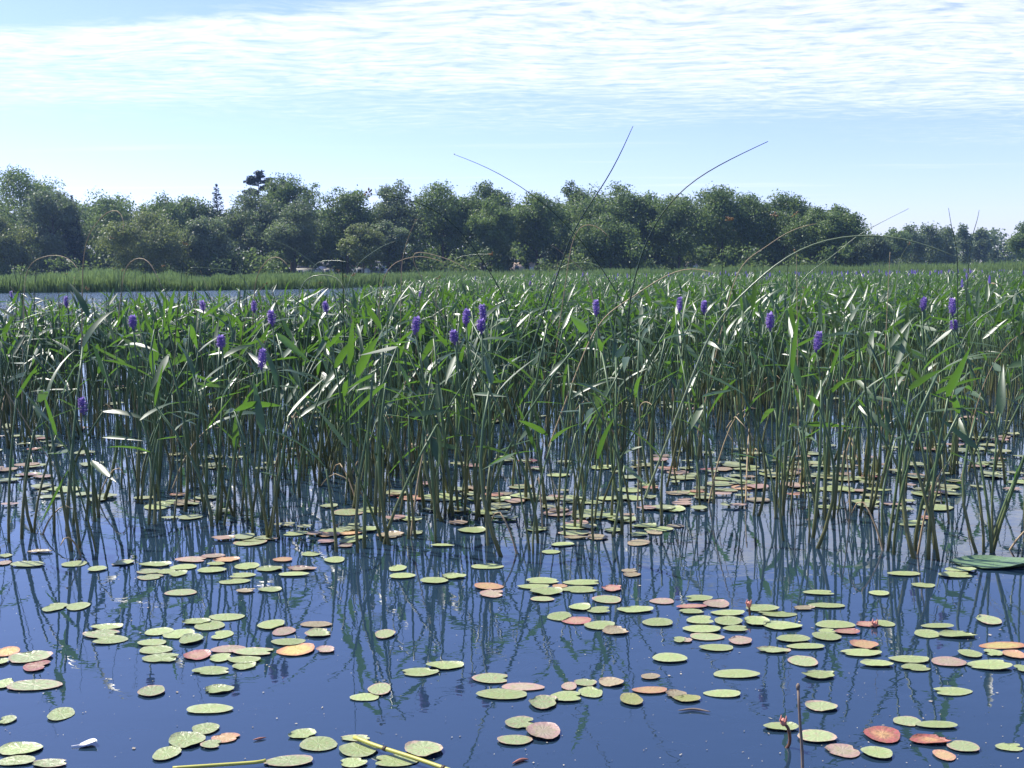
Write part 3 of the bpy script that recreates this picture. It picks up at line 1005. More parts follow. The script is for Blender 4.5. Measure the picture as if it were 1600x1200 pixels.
things = cand[:N_THINGS]
pxs = things[:, 0] / things[:, 1] * F + 800
FRONT = set(range(len(FEET))) | set(np.argsort(things[:, 1] / front_d(pxs))[:66].tolist())
order = sorted(range(len(things)), key=lambda k: pxs[k])
taken = {}
for k in order:
    x, d = things[k]
    rg = random.Random(3000 + k)
    root = obj("pickerelweed", None, loc=(x, d, 0))
    root.empty_display_size = .1
    if k in FRONT:
        lab = between_label(pxs[k], taken, "front pickerelweed clump")
        tag(root, lab, "water plant", "pickerelweed plants along the front of the bed")
    else:
        j = max(q for q in range(len(MARKS)) if MARKS[q][0] <= pxs[k])
        w = MARKS[j][1]
        z = f"inside the bed right of {w}" if w else "inside the bed beyond the left edge"
        tag(root, f"flowerless pickerelweed clump {z}", "water plant", f"pickerelweed {z}")
    n = rg.choice((2, 3, 3, 4)) if k < len(FEET) else rg.choice((4, 4, 5, 5, 6, 7)) if d > front_d(pxs[k]) + .4 else rg.choice((3, 4, 4, 5))
    for _ in range(n):
        add_leaf_stalk(root, rg, .05 if k < len(FEET) else .10)
    if rg.random() < .22:
        L = rg.uniform(.15, .5); a = rg.uniform(0, 6.28); b = rg.uniform(.2, 1.1)
        ex, ey, ez = math.cos(a) * L * math.sin(b), math.sin(a) * L * math.sin(b), L * math.cos(b)
        P = [(0, 0, -.04), (ex * .35, ey * .35, ez * .5), (ex * .8, ey * .8, ez * .95), (ex * 1.1, ey * 1.1, ez * rg.uniform(.5, 1.0))]
        obj("dead_stalk", MB().tube(spline(P, 8), np.linspace(.0045, .002, 8), 5).mesh("dead_stalk", [M_RUSH_TAN], True), root)


def far_plants():
    rest = cand[N_THINGS:]
    rng = np.random.default_rng(77)
    VL, QL, TL, off = [], [], [], 0
    VS, QS, TS, offs = [], [], [], 0
    VF, QF, TF, offf = [], [], [], 0
    reps = np.where(rest[:, 1] < 14, 8, np.where(rest[:, 1] < 30, 4, 3))
    P = np.repeat(rest, reps, axis=0)
    n = len(P)
    P = P + rng.normal(0, .10, P.shape)
    grow = np.clip(P[:, 1] / 30, 1, 2.2)              # clumps thin out with distance, leaves stay as dense as they look
    h = rng.uniform(.42, .72, n) * rng.uniform(.85, 1.12, n)
    az = rng.uniform(0, 6.283, n); lean = np.abs(rng.normal(.07, .12, n)) * h
    tip = np.stack([P[:, 0] + np.cos(az) * lean, P[:, 1] + np.sin(az) * lean, h], 1)
    base = np.stack([P[:, 0], P[:, 1], np.full(n, -.05)], 1)
    # stalks: three sided prisms
    rr = rng.uniform(.004, .0075, n) * grow ** .5
    ring = np.stack([np.array((math.cos(a), math.sin(a), 0)) for a in (0, 2.094, 4.189)])
    A = base[:, None, :] + ring[None] * rr[:, None, None]
    mid = (base + tip) / 2 + np.stack([-np.cos(az) * lean * .25, -np.sin(az) * lean * .25, np.zeros(n)], 1)
    Bm = mid[:, None, :] + ring[None] * (rr * .8)[:, None, None]
    C = tip[:, None, :] + ring[None] * (rr * .5)[:, None, None]
    V = np.concatenate([A, Bm, C], 1).reshape(-1, 3)
    tq = np.array([(0, 1, 4, 3), (1, 2, 5, 4), (2, 0, 3, 5), (3, 4, 7, 6), (4, 5, 8, 7), (5, 3, 6, 8)])
    Q = (tq[None] + (np.arange(n) * 9)[:, None, None]).reshape(-1, 4)
    tag(obj("pickerelweed_stalks_beyond", mesh_np("pickerelweed_stalks_beyond", V, Q, mats=[M_STALK_FAR], tint=np.repeat(rng.random(n), 9), smooth=True)), kind='stuff')
    # leaves
    la = az + rng.normal(0, 1.2, n)
    q = rng.random(n)
    pitch = np.where(q < .60, rng.uniform(.4, 1.32, n), np.where(q < .87, rng.uniform(-.3, .3, n), rng.uniform(-1.1, -.3, n)))
    d = np.stack([np.cos(la) * np.cos(pitch), np.sin(la) * np.cos(pitch), np.sin(pitch)], 1)
    s = np.cross(d, (0, 0, 1.0)); s /= np.linalg.norm(s, axis=1)[:, None]
    nn = np.cross(s, d)
    ro = rng.normal(0, .45, n)
    s2 = s * np.cos(ro)[:, None] - nn * np.sin(ro)[:, None]
    n2 = np.cross(s2, d)
    M = np.stack([s2, d, n2], 2) * (rng.uniform(.78, 1.22, n) * grow ** .8)[:, None, None]
    allV, allQ, allT, off = [], [], [], 0
    kind = rng.integers(0, len(LEAVES), n)
    for k in range(len(LEAVES)):
        rg = random.Random(40 + k)
        for nearer in (True, False):
            sel = (kind == k) & ((P[:, 1] < 14) == nearer)
            if not sel.any():
                continue
            rg = random.Random(40 + k)
            tv, tq = leaf_template(rg.uniform(.15, .27), rg.uniform(.017, .039), rg.uniform(-.15, 1.1), rg.uniform(-.7, .7), rg.uniform(.05, .45), 4 if nearer else 2)
            V, Q, _ = scatter(tv, tq, [], M[sel], tip[sel])
            allV.append(V); allQ.append(Q + off); off += len(V)
            allT.append(np.repeat(rng.random(sel.sum()), len(tv)))
    tag(obj("pickerelweed_leaves_beyond", mesh_np("pickerelweed_leaves_beyond", np.vstack(allV), np.vstack(allQ), mats=[M_LEAF_FAR], tint=np.concatenate(allT), smooth=True)), kind='stuff')
    # distant flower spikes, most of them in the far right of the bed
    m = 900
    dd = rng.uniform(12, 100, m) ; u = rng.uniform(560, 1740, m)
    pr = np.interp(u, [560, 1000, 1300, 1700], [.04, .15, .6, .85]) * np.interp(dd, [12, 30, 60, 100], [.02, .12, 1, 1])
    k = (rng.random(m) < pr) & (dd < bed_end(u))
    dd, u = dd[k], u[k]
    m = len(dd)
    fv = []
    tv = np.array([(-.013, 0, 0), (.013, 0, 0), (.016, 0, .05), (-.016, 0, .05), (.006, 0, .10), (-.006, 0, .10),
                   (0, -.013, 0), (0, .013, 0), (0, .016, .05), (0, -.016, .05), (0, .006, .10), (0, -.006, .10)])
    tq = np.array([(0, 1, 2, 3), (3, 2, 4, 5), (6, 7, 8, 9), (9, 8, 10, 11)])
    sc = rng.uniform(.9, 1.5, m) * np.clip(dd / 35, 1, 1.6)
    a = rng.uniform(0, 3, m)
    M = np.zeros((m, 3, 3)); M[:, 0, 0] = np.cos(a); M[:, 0, 1] = -np.sin(a); M[:, 1, 0] = np.sin(a); M[:, 1, 1] = np.cos(a); M[:, 2, 2] = 1
    V, Q, _ = scatter(tv, tq, [], M * sc[:, None, None], np.stack([(u - 800) / F * dd, dd, rng.uniform(.66, .86, m)], 1))
    tag(obj("pickerelweed_flowers_beyond", mesh_np("pickerelweed_flowers_beyond", V, Q, mats=[M_PETAL], tint=np.repeat(rng.uniform(.2, 1, m), 12))), kind='stuff')


far_plants()

# ------------------------------------------------------------------ rushes
def rush(path, dist, rpx, material, label, base=None, head=None, group="tall rushes in the bed", sway=0.15, seed=0):
    """a leafless rush stem through the pixels of path (tip first), standing at dist; base = pixel column of its foot"""
    rg = random.Random(seed * 13 + 5)
    pts = []
    m = len(path)
    for i, (x, y) in enumerate(path):
        pts.append(at(x, y, dist - sway * (1 - i / max(1, m - 1)) ** 2))
    if base is not None:
        pts.append(Vector(((base - 800) / F * dist, dist, -.05)))
    P = spline([tuple(p) for p in pts], 34)
    for _ in range(5):
        P[1:-1] = .5 * P[1:-1] + .25 * (P[:-2] + P[2:])
    r = rpx * .92 * dist / F
    root = obj("rush", None, loc=(P[-1][0], P[-1][1], 0))
    root.empty_display_size = .1
    tag(root, label, "rush", group)
    L = P - np.array((P[-1][0], P[-1][1], 0))
    rr = np.interp(np.linspace(0, 1, 34), [0, .12, .5, 1], [.35, .6, .85, 1.15]) * r
    obj("stem", MB().tube(L, rr, 6).mesh("stem", [material], True), root)
    if head:
        mb = MB()
        k, at_i, size = head
        c = L[at_i]
        for j in range(k):
            o = np.array((rg.gauss(0, 1), rg.gauss(0, .6), rg.uniform(-.3, 1.3))); o /= np.linalg.norm(o)
            o = o * size * rg.uniform(.5, 1.3)
            mb.tube([c, c + o * .5], [.0006, .0006], 4)
            mb.tube([c + o * .45, c + o * .7, c + o], [.0012, .0036 * size / .02, .0008], 6)
        obj("seed_head", mb.mesh("seed_head", [M_SEED], True), root)
    return root


rid = 0
RUSHES = [
    # path tip first, distance, radius px, material, base column, head, label
    ([(989, 197), (978, 222), (955, 270), (925, 315), (894, 362), (867, 443), (840, 517)], 4.9, 1.5, M_RUSH, 762, None, "tallest straight dark rush leaning right, its tip high against the sky"),
    ([(1200, 221), (1150, 244), (1105, 268), (1070, 291), (1026, 342), (1002, 396), (992, 430), (982, 484), (979, 517)], 4.7, 1.5, M_RUSH, 972, None, "tall dark rush bending over to the right against the sky"),
    ([(709, 241), (746, 254), (793, 278), (834, 305), (880, 345), (935, 410), (970, 470), (985, 510)], 5.2, 0.9, M_RUSH, 1005, (2, 0, .006), "thin dark rush bending left with a dark tip against the sky"),
    ([(576, 304), (600, 304), (630, 308), (665, 320), (692, 335), (719, 359), (753, 406), (780, 450), (800, 504)], 5.4, 1.1, M_RUSH, 832, (9, 0, .035), "dark rush bending far left in front of the trees, brown seed head at its tip"),
    ([(1500, 404), (1448, 381), (1397, 369), (1347, 366), (1296, 372), (1246, 389), (1195, 426), (1144, 477), (1111, 517)], 4.4, 1.9, M_RUSH_PALE, 1003, None, "thick shiny rush arching in a long bow to the right"),
    ([(1418, 327), (1390, 340), (1364, 355), (1340, 366), (1296, 406), (1240, 455)], 6.0, .9, M_RUSH_PALE, 1155, (2, 0, .008), "thin pale rush rising right above the top of the shiny bow"),
    ([(1276, 349), (1252, 354), (1229, 362), (1185, 396), (1150, 430)], 6.2, .9, M_RUSH_TAN, 1090, None, "tan rush bending right between the tall rush and the shiny bow"),
    ([(1482, 325), (1486, 350), (1490, 372), (1496, 403)], 7.0, .9, M_RUSH, 1502, None, "left one of the twin thin upright rushes near the right edge"),
    ([(1530, 328), (1526, 350), (1515, 395)], 7.0, .9, M_RUSH, 1505, None, "right one of the twin thin upright rushes near the right edge"),
    ([(192, 368), (197, 345), (193, 329), (183, 321), (170, 325), (156, 340), (142, 362), (130, 400)], 6.5, 1.1, M_RUSH_TAN, 118, None, "tan rush hooked over in a narrow arch at the left, before the trees"),
    ([(452, 418), (441, 402), (429, 398), (418, 404), (408, 420), (398, 447)], 7.5, 1.1, M_RUSH_TAN, 385, None, "tan rush hooked over in a small arch below the old pine"),
    ([(381, 374), (402, 372), (422, 374), (456, 386), (489, 413), (520, 450)], 6.8, 1.1, M_RUSH_PALE, 560, None, "pale rush bending left below the old pine"),
    ([(124, 425), (119, 412), (108, 403), (96, 398), (84, 396), (61, 406), (40, 423)], 7.0, .9, M_RUSH_TAN, 25, None, "brown rush hooked in a wide low arch near the left edge"),
    ([(254, 452), (243, 425), (233, 406), (226, 400), (217, 400), (205, 408), (194, 420)], 7.0, 1.1, M_RUSH_TAN, 160, None, "tan rush hooked over with a straight falling tip, right of the narrow arch"),
    ([(298, 418), (325, 418), (354, 423), (385, 440)], 7.4, 1.0, M_RUSH_PALE, 440, None, "pale rush lying nearly level before the shore grass"),
    ([(953, 372), (945, 361), (936, 353), (925, 347), (914, 347), (905, 355), (893, 380)], 6.5, .9, M_RUSH_TAN, 850, None, "tan rush hooked just beside the tallest straight rush"),
    ([(861, 383), (872, 390), (884, 399), (901, 416), (920, 440)], 6.8, 1.1, M_RUSH_TAN, 965, None, "pale brown tipped rush bending left across the tallest rush"),
    ([(650, 344), (643, 358), (635, 379), (629, 405), (627, 430)], 7.0, .9, M_RUSH_TAN, 622, (4, 0, .01), "upright tan rush below the pale pointed tree"),
    ([(968, 447), (952, 425), (938, 415), (925, 409), (911, 408), (896, 410), (881, 415), (860, 440)], 7.0, 1.0, M_RUSH_PALE, 800, None, "pale rush arched low to the right behind the tallest rush"),
    ([(1120, 428), (1100, 419), (1070, 418), (1046, 427), (1019, 443), (975, 474), (928, 517)], 5.4, 1.2, M_RUSH_TAN, 845, None, "long tan rush leaning right across the right tall rush"),
    ([(1620, 440), (1575, 468), (1549, 487), (1512, 517)], 5.5, 1.1, M_RUSH_PALE, 1440, None, "pale rush leaning right out of the right edge"),
    ([(1222, 443), (1200, 443), (1175, 446), (1121, 460), (1067, 490)], 5.8, .9, M_RUSH_PALE, 990, None, "thin pale rush lying right below the shiny bow"),
    ([(620, 376), (600, 382), (590, 390), (575, 400), (545, 440)], 7.5, .9, M_RUSH_PALE, 500, None, "pale rush with a straight tip pointing right at the reddish roof"),
    ([(545, 410), (525, 406), (500, 410), (485, 424)], 8.0, .9, M_RUSH_PALE, 465, None, "pale rush arched over the patio umbrella"),
    ([(543, 465), (537, 445), (528, 431), (516, 428), (490, 432), (470, 445)], 6.2, 1.3, M_RUSH_PALE, 430, None, "white shining rush bent sharply down below the patio umbrella"),
    ([(700, 413), (680, 404), (660, 400), (640, 400), (620, 412), (600, 430)], 7.2, .9, M_RUSH_TAN, 565, None, "brown rush arched before the small pale tree"),
    ([(735, 425), (712, 408), (690, 401), (665, 398), (640, 399)], 6.5, .9, M_RUSH_TAN, 800, None, "reddish brown rush bending left, low before the middle trees"),
    ([(770, 398), (748, 396), (725, 402), (700, 418)], 7.5, .8, M_RUSH_PALE, 660, (8, 0, .03), "thin rush bending right with an orange brown seed head in the middle"),
    ([(1138, 345), (1133, 380), (1128, 430)], 6.0, .8, M_RUSH, 1122, (10, 0, .03), "upright thin rush with orange seed clusters before the feathery topped tree"),
    ([(1210, 338), (1200, 370), (1192, 420)], 6.4, .8, M_RUSH, 1180, (8, 0, .028), "upright thin rush with pale brown clusters left of the shiny bow"),
    ([(1243, 335), (1237, 375), (1230, 430)], 6.4, .7, M_RUSH, 1218, (6, 0, .024), "upright thin rush with few brown clusters above the shiny bow"),
    ([(1420, 382), (1412, 395), (1402, 430)], 6.2, 1.0, M_RUSH_PALE, 1392, (6, 0, .016), "short pale rush with a swollen brown tip right of the shiny bow"),
    ([(1000, 655), (998, 636), (1004, 627), (1013, 627), (1020, 634)][::-1] + [(998, 700), (997, 770)], 4.2, 1.2, M_RUSH_TAN, 996, None, "dead cream rush stem hooked at the top, standing among pads in the middle"),
    ([(535, 395), (536, 450), (538, 520)], 4.6, 1.3, M_RUSH, 538, None, "straight dark rush rising from the water left of middle"),
    ([(985, 400), (984, 470), (984, 540)], 4.6, 1.0, M_RUSH, 982, None, "short straight dark rush close beside the right tall rush"),
]
for (path, dist, rpx, m, base, head, lab) in RUSHES:
    rush(path, dist, rpx, m, lab, base, head, seed=rid)
    rid += 1

# many thin rush stems, most of them dark and upright, over the whole bed
rg = random.Random(99)
extra = []
for k in range(95):
    u = rg.uniform(-40, 1640) if k % 2 else rg.uniform(-20, 620)
    extra.append(u)
extra.sort()
tk = {}
for k, u in enumerate(extra):
    fd = float(front_d(u))
    d = rg.uniform(fd + .3, fd + 5.5)
    hgt = rg.uniform(.85, 1.28) if u < 620 else rg.uniform(.80, 1.15)
    x = (u - 800) / F * d
    ln = rg.gauss(0, .16)
    bent = rg.random() < .25
    pal = rg.random()
    m = M_RUSH if pal < .68 else M_RUSH_PALE if pal < .84 else M_RUSH_TAN
    ts = np.linspace(1, 0, 6)
    if bent:
        P = [(x + ln * t + .28 * math.copysign(1, ln) * max(0, t - .4) ** 1.5 * 1.2, d, -.05 + hgt * (t if t < .7 else .7 + (t - .7) * .35)) for t in ts]
    else:
        P = [(x + ln * t + .05 * ln * t * t, d, -.05 + hgt * t) for t in ts]
    path = [pix(p) for p in P[:-1]]
    col = "dark" if m is M_RUSH else "pale" if m is M_RUSH_PALE else "tan"
    tkk = tk.setdefault((col, bent), {})
    what = f"thin {col} {'bent' if bent else 'upright'} rush"
    lab = between_label(u, tkk, what)
    rush(path, d, rg.uniform(.6, 1.0), m, lab, u, (5, 0, .015) if rg.random() < .25 else None, "thin rush stems in the bed", .05, 200 + k)

# ------------------------------------------------------------------ lily pads
def pad_mesh(seed, notch=0.0, curl=0.03):
    rg = random.Random(seed)
    n = 18
    ph = [rg.uniform(0, 6.28) for _ in range(4)]
    V = [(0, 0, .01)]
    bites = {rg.randrange(n), rg.randrange(n)}
    for ri, rr in enumerate((.45, .86, 1.0)):
        for j in range(n):
            a = j * 2 * math.pi / n
            w = 1 + .05 * math.sin(2 * a + ph[0]) + .04 * math.sin(3 * a + ph[1]) + .02 * math.sin(5 * a + ph[2])
            if ri == 2 and seed % 3 == 0:
                w *= 1 - (.22 if j in bites else 0) - rg.uniform(0, .05)
            if notch and j in (0, 1, n - 1):
                w *= (1 - notch) if j == 0 else (1 - notch * .35)
            z = 0.0
            if ri == 2:
                z = curl * (0.25 + max(0, math.sin(2 * a + ph[3])) * 1.0 + max(0, math.sin(5 * a + ph[1])) * .5)
            elif ri == 1:
                z = curl * .12 * (1 + math.sin(3 * a + ph[2]))
            V.append((rr * w * math.cos(a), rr * w * math.sin(a), z))
    T = [(0, 1 + j, 1 + (j + 1) % n) for j in range(n)]
    Q = [(1 + i * n + j, 1 + (i + 1) * n + j, 1 + (i + 1) * n + (j + 1) % n, 1 + i * n + (j + 1) % n) for i in range(2) for j in range(n)]
    return np.array(V), Q, T


PAD_SHAPES = [pad_mesh(k, .45 if k % 7 == 6 else 0, (.006, .016, .032, .08)[k % 4]) for k in range(21)]
PAD_ME = {}


def pad_data(kind, k):
    if (kind, k) not in PAD_ME:
        V, Q, T = PAD_SHAPES[k]
        PAD_ME[kind, k] = mesh_np("lily_pad", V, Q, T, [M_PAD[kind]], smooth=True)
    return PAD_ME[kind, k]


CROPS = ((0, 820), (530, 820), (1060, 820))
ZS = 1600 / 540.0
PADS = [
    # crop at the left
    [(25,145,70,18,'g'),(20,180,60,24,'pk'),(130,187,165,24,'g'),(190,127,120,14,'br'),(345,183,110,30,'g'),(450,208,90,24,'g'),(568,178,110,26,'gp'),(720,188,150,22,'g'),(850,198,120,28,'g'),
     (690,218,120,22,'gp'),(770,219,90,22,'g'),(825,230,80,26,'g'),(695,245,120,26,'gp'),(890,165,150,26,'pk'),(985,148,110,18,'pk'),(1050,165,130,24,'o'),(1000,185,80,18,'g'),(980,214,140,26,'g'),
     (1145,195,115,32,'g'),(1250,208,130,24,'g'),(1120,238,130,22,'g'),(1085,265,160,24,'g'),(1310,165,90,22,'o'),(1440,138,90,20,'g'),(1395,207,140,22,'pk'),(1360,233,140,20,'g'),(1550,165,100,28,'g'),
     (1140,310,100,18,'br'),(1250,303,110,24,'g'),(838,317,145,32,'gp'),(255,385,110,42,'g'),(362,380,110,38,'g'),(495,477,150,28,'g'),(468,510,170,38,'gp'),(505,536,165,42,'g'),(735,498,130,36,'g'),
     (910,453,140,28,'g'),(1050,430,165,34,'g'),(970,470,145,46,'g'),(830,509,145,46,'g'),(885,536,115,46,'g'),(1028,512,105,40,'g'),(1257,467,135,44,'g'),(1315,497,105,40,'pk'),(1465,464,155,26,'br'),
     (1475,507,125,40,'gp'),(705,552,130,32,'g'),(720,583,165,36,'g'),(750,621,200,40,'g'),(915,607,125,50,'r'),(1060,582,165,36,'pk'),(1020,619,110,40,'g'),(1130,631,165,32,'g'),(1130,658,110,34,'g'),
     (980,680,185,40,'g'),(1180,594,200,38,'gp'),(1372,583,175,58,'or'),(1508,583,95,30,'pk'),(1335,547,160,34,'g'),(38,590,105,48,'or'),(140,618,200,58,'gp'),(10,640,60,40,'g'),(170,657,125,52,'r'),
     (20,740,90,56,'g'),(160,748,250,52,'gp'),(703,775,130,52,'gp'),(1012,767,140,42,'g'),(970,858,215,44,'g'),(283,880,125,60,'g'),(30,908,95,40,'g'),(95,1042,200,62,'g'),(75,1097,180,48,'g'),
     (230,1111,180,40,'gp'),(952,948,135,50,'g'),(865,1002,175,72,'g'),(1045,990,135,46,'o'),(980,1021,100,42,'gp'),(772,1063,125,68,'g'),(1400,973,140,44,'g'),(1475,1020,175,68,'g'),(1340,1100,240,50,'gp')],
    # crop in the middle
    [(75,62,110,20,'g'),(45,80,100,16,'g'),(30,100,80,16,'pk'),(270,205,90,26,'g'),(292,241,120,26,'g'),(440,263,135,28,'g'),(530,243,115,24,'g'),(685,196,150,24,'g'),(690,290,145,30,'o'),(710,322,130,36,'pk'),
     (615,30,130,28,'g'),(480,98,110,12,'g'),(940,265,165,30,'g'),(900,290,155,22,'g'),(960,315,155,34,'g'),(1110,303,170,32,'g'),(1130,270,180,28,'g'),(1020,288,70,18,'o'),(1262,300,100,28,'r'),
     (940,347,110,24,'gp'),(1240,350,140,36,'gp'),(1370,397,175,32,'g'),(1115,387,110,30,'g'),(1205,398,120,32,'g'),(1020,427,125,42,'g'),(1100,447,140,36,'r'),(1205,470,150,38,'g'),(1280,495,125,40,'br'),
     (1475,455,140,42,'g'),(1495,357,120,26,'pk'),(1345,215,85,18,'br'),(1355,234,80,24,'br'),(1530,622,160,46,'g'),(1575,537,60,26,'g'),(212,512,98,38,'gp'),(490,657,180,36,'g'),(373,686,180,40,'g'),
     (708,715,180,50,'gp'),(757,790,240,50,'g'),(945,828,145,62,'gp'),(850,755,200,36,'pk'),(1065,752,75,46,'pk'),(1140,735,110,36,'gp'),(1258,733,125,40,'br'),(1055,801,165,46,'g'),(1165,778,125,52,'g'),
     (1440,770,165,34,'o'),(1352,815,110,62,'y'),(1560,790,100,40,'br'),(118,802,135,36,'g'),(187,767,115,54,'gp'),(842,922,165,54,'gp'),(945,963,160,84,'pk'),(813,1003,165,46,'gp'),(75,992,150,30,'gp'),
     (90,1048,195,66,'g'),(390,1048,185,70,'gp'),(65,1108,135,46,'g'),(255,1098,220,56,'g'),(1440,708,90,26,'br'),(910,25,120,20,'g'),(1090,40,150,24,'gp'),(1195,60,100,26,'br'),(1265,27,80,22,'g'),
     (1415,10,140,16,'g'),(1385,48,90,18,'g'),(1460,38,80,20,'br'),(1385,87,105,28,'br'),(1035,93,110,20,'g'),(1100,63,130,12,'br'),(980,128,85,18,'g'),(1555,8,90,14,'br')],
    # crop at the right
    [(90,345,150,28,'g'),(175,370,120,38,'pk'),(60,383,140,18,'r'),(60,405,120,24,'g'),(230,412,165,26,'g'),(390,392,155,34,'g'),(458,416,185,30,'g'),(105,447,130,40,'g'),(230,452,130,44,'g'),(360,452,130,44,'g'),
     (110,488,175,38,'g'),(130,522,165,34,'gp'),(30,537,70,24,'pk'),(480,471,195,38,'g'),(268,486,130,26,'g'),(285,541,120,40,'pk'),(178,573,160,34,'g'),(530,533,165,34,'g'),(440,584,165,30,'gp'),(590,567,175,28,'g'),
     (685,523,140,38,'g'),(690,497,90,20,'g'),(780,500,120,24,'r'),(725,465,180,38,'g'),(880,463,130,26,'r'),(955,460,90,30,'g'),(860,562,130,40,'o'),(845,597,195,36,'g'),(655,317,150,24,'g'),(690,378,170,18,'g'),
     (580,390,110,18,'br'),(930,321,90,24,'g'),(1045,231,160,20,'g'),(1135,283,110,22,'g'),(1310,213,160,18,'g'),(1285,235,170,28,'g'),(1435,445,125,46,'gp'),(1200,474,150,22,'g'),(1150,508,125,38,'g'),
     (1290,515,185,32,'g'),(1500,562,210,34,'or'),(1350,602,110,36,'g'),(1455,597,95,32,'g'),(1550,605,100,40,'o'),(1250,638,155,48,'pk'),(1440,656,220,46,'g'),(1070,628,195,34,'g'),(918,649,155,30,'g'),
     (1098,665,135,34,'g'),(1590,672,70,50,'g'),(578,635,135,52,'gp'),(650,702,170,38,'g'),(267,695,215,42,'g'),(205,785,180,36,'g'),(40,810,130,36,'y'),(660,846,160,46,'gp'),(1265,775,200,38,'g'),
     (1060,913,145,46,'gp'),(1195,933,195,30,'g'),(945,978,175,74,'R'),(1165,1003,195,46,'R'),(1318,1032,145,56,'gp'),(1230,1072,105,48,'o'),(1535,1033,150,36,'g'),(475,942,165,38,'g'),(640,987,180,60,'gp'),
     (760,1050,165,66,'pk'),(920,1063,150,54,'g')],
]
# anchors for telling the pads apart: pixel place and words
ANCHORS = [
    (40, 870, "in the left edge row"), (140, 885, "below the stems near the left edge"), (265, 895, "at the left raft's left end"), (345, 880, "at the pinkish back of the long left raft"),
    (395, 895, "at the right end of the long left raft"), (470, 900, "right of the long left raft below the stems"), (105, 950, "in the lone touching pair at left"), (165, 995, "in the small stack of three at left"),
    (300, 985, "high in the left middle group"), (260, 1022, "at the left of the left middle group"), (350, 1035, "low in the left middle group"), (430, 980, "above the orange pad of the left middle group"),
    (465, 1015, "beside the orange pad of the left middle group"), (30, 1030, "in the orange and red group at the left edge"), (30, 1072, "in the pair at the left edge below the red pad"), (237, 1082, "alone in open water at left"),
    (335, 1095, "in the open water below the left middle group"), (90, 1120, "alone above the white feather"), (30, 1185, "in the lower left corner"), (300, 1155, "in the clump left of the yellow stalk"), (500, 1170, "around the yellow stalk's upper end"),
    (440, 1190, "at the thick end of the yellow stalk"), (560, 830, "below the stems left of middle"), (630, 900, "in the four scattered pads left of middle"), (765, 925, "in the orange and pink pair beside the dark stem"), (860, 910, "in the green raft right of the dark stem"),
    (900, 830, "among the stems in the middle"), (1000, 840, "between stems right of middle"), (990, 900, "at the right of the green middle raft"), (935, 970, "in the row below the green middle raft"), (600, 993, "alone in open water left of middle"),
    (680, 1045, "at the pale sunken stem"), (770, 1075, "right of the pale sunken stem"), (850, 1085, "in the centre of the low middle group"), (920, 1078, "at the right of the low middle group"), (985, 1090, "next to the upright olive pad"),
    (580, 1078, "in the lone ragged pair left of middle"), (820, 1140, "beside the ragged brownish pad at the bottom"), (560, 1165, "across the middle of the yellow stalk"), (1040, 975, "alone at the left of the right raft"), (1090, 945, "at the pink upper left of the right raft"),
    (1150, 970, "in the heart of the right raft"), (1130, 1000, "at the lower left of the right raft"), (1210, 955, "around the pink bud of the right raft"), (1230, 1010, "at the right end of the right raft"), (1290, 930, "behind the right raft"),
    (1310, 985, "around the brown bud"), (1350, 1015, "below the brown bud"), (1400, 910, "in front of the right stems"), (1500, 895, "beside the big dull pad"), (1460, 985, "in the row below the big dull pad"),
    (1570, 1015, "at the long orange pad by the right edge"), (1430, 1035, "in the low right raft"), (1260, 1050, "alone between right raft and grey stick"), (1130, 1085, "left of the grey stick"), (1283, 1107, "right of the top of the grey stick"),
    (1485, 1082, "alone below the low right raft"), (1230, 1140, "at the foot of the curved pink bud"), (1300, 1170, "right of the foot of the grey stick"), (1380, 1150, "at the two scarlet pads"), (1450, 1180, "below the two scarlet pads"),
    (1440, 1130, "above the two scarlet pads"), (1580, 1168, "in the lower right corner"),
]
CWORD = {'g': "green lily pad", 'gp': "pinkish rimmed green lily pad", 'pk': "pinkish lily pad", 'br': "brownish lily pad", 'r': "red lily pad", 'R': "scarlet lily pad", 'o': "orange lily pad", 'or': "yellow and orange lily pad", 'y': "olive lily pad"}


def put_pad(x, y, w, h, kind, k, z=.0025):
    c = ground(x, y)
    s = c.y / F
    sn = CAM_H / math.hypot(c.y, CAM_H)
    a = w / 2 * s
    b = min(max(h / 2 * s / sn, a * .42), a * 1.25)
    rg = random.Random(int(x * 31 + y * 7))
    o = obj("lily_pad", pad_data(kind, k % len(PAD_SHAPES)), loc=(c.x, c.y, z + rg.uniform(0, .003)))
    o.rotation_euler = (rg.gauss(0, .012), rg.gauss(0, .02), 0)
    # the outline itself is turned inside the ellipse, so that pads of one shape look different
    flip = rg.choice((-1, 1))
    o.scale = (a * flip, b * rg.choice((-1, 1)) if flip > 0 else -b, (a + b) / 2)
    return o


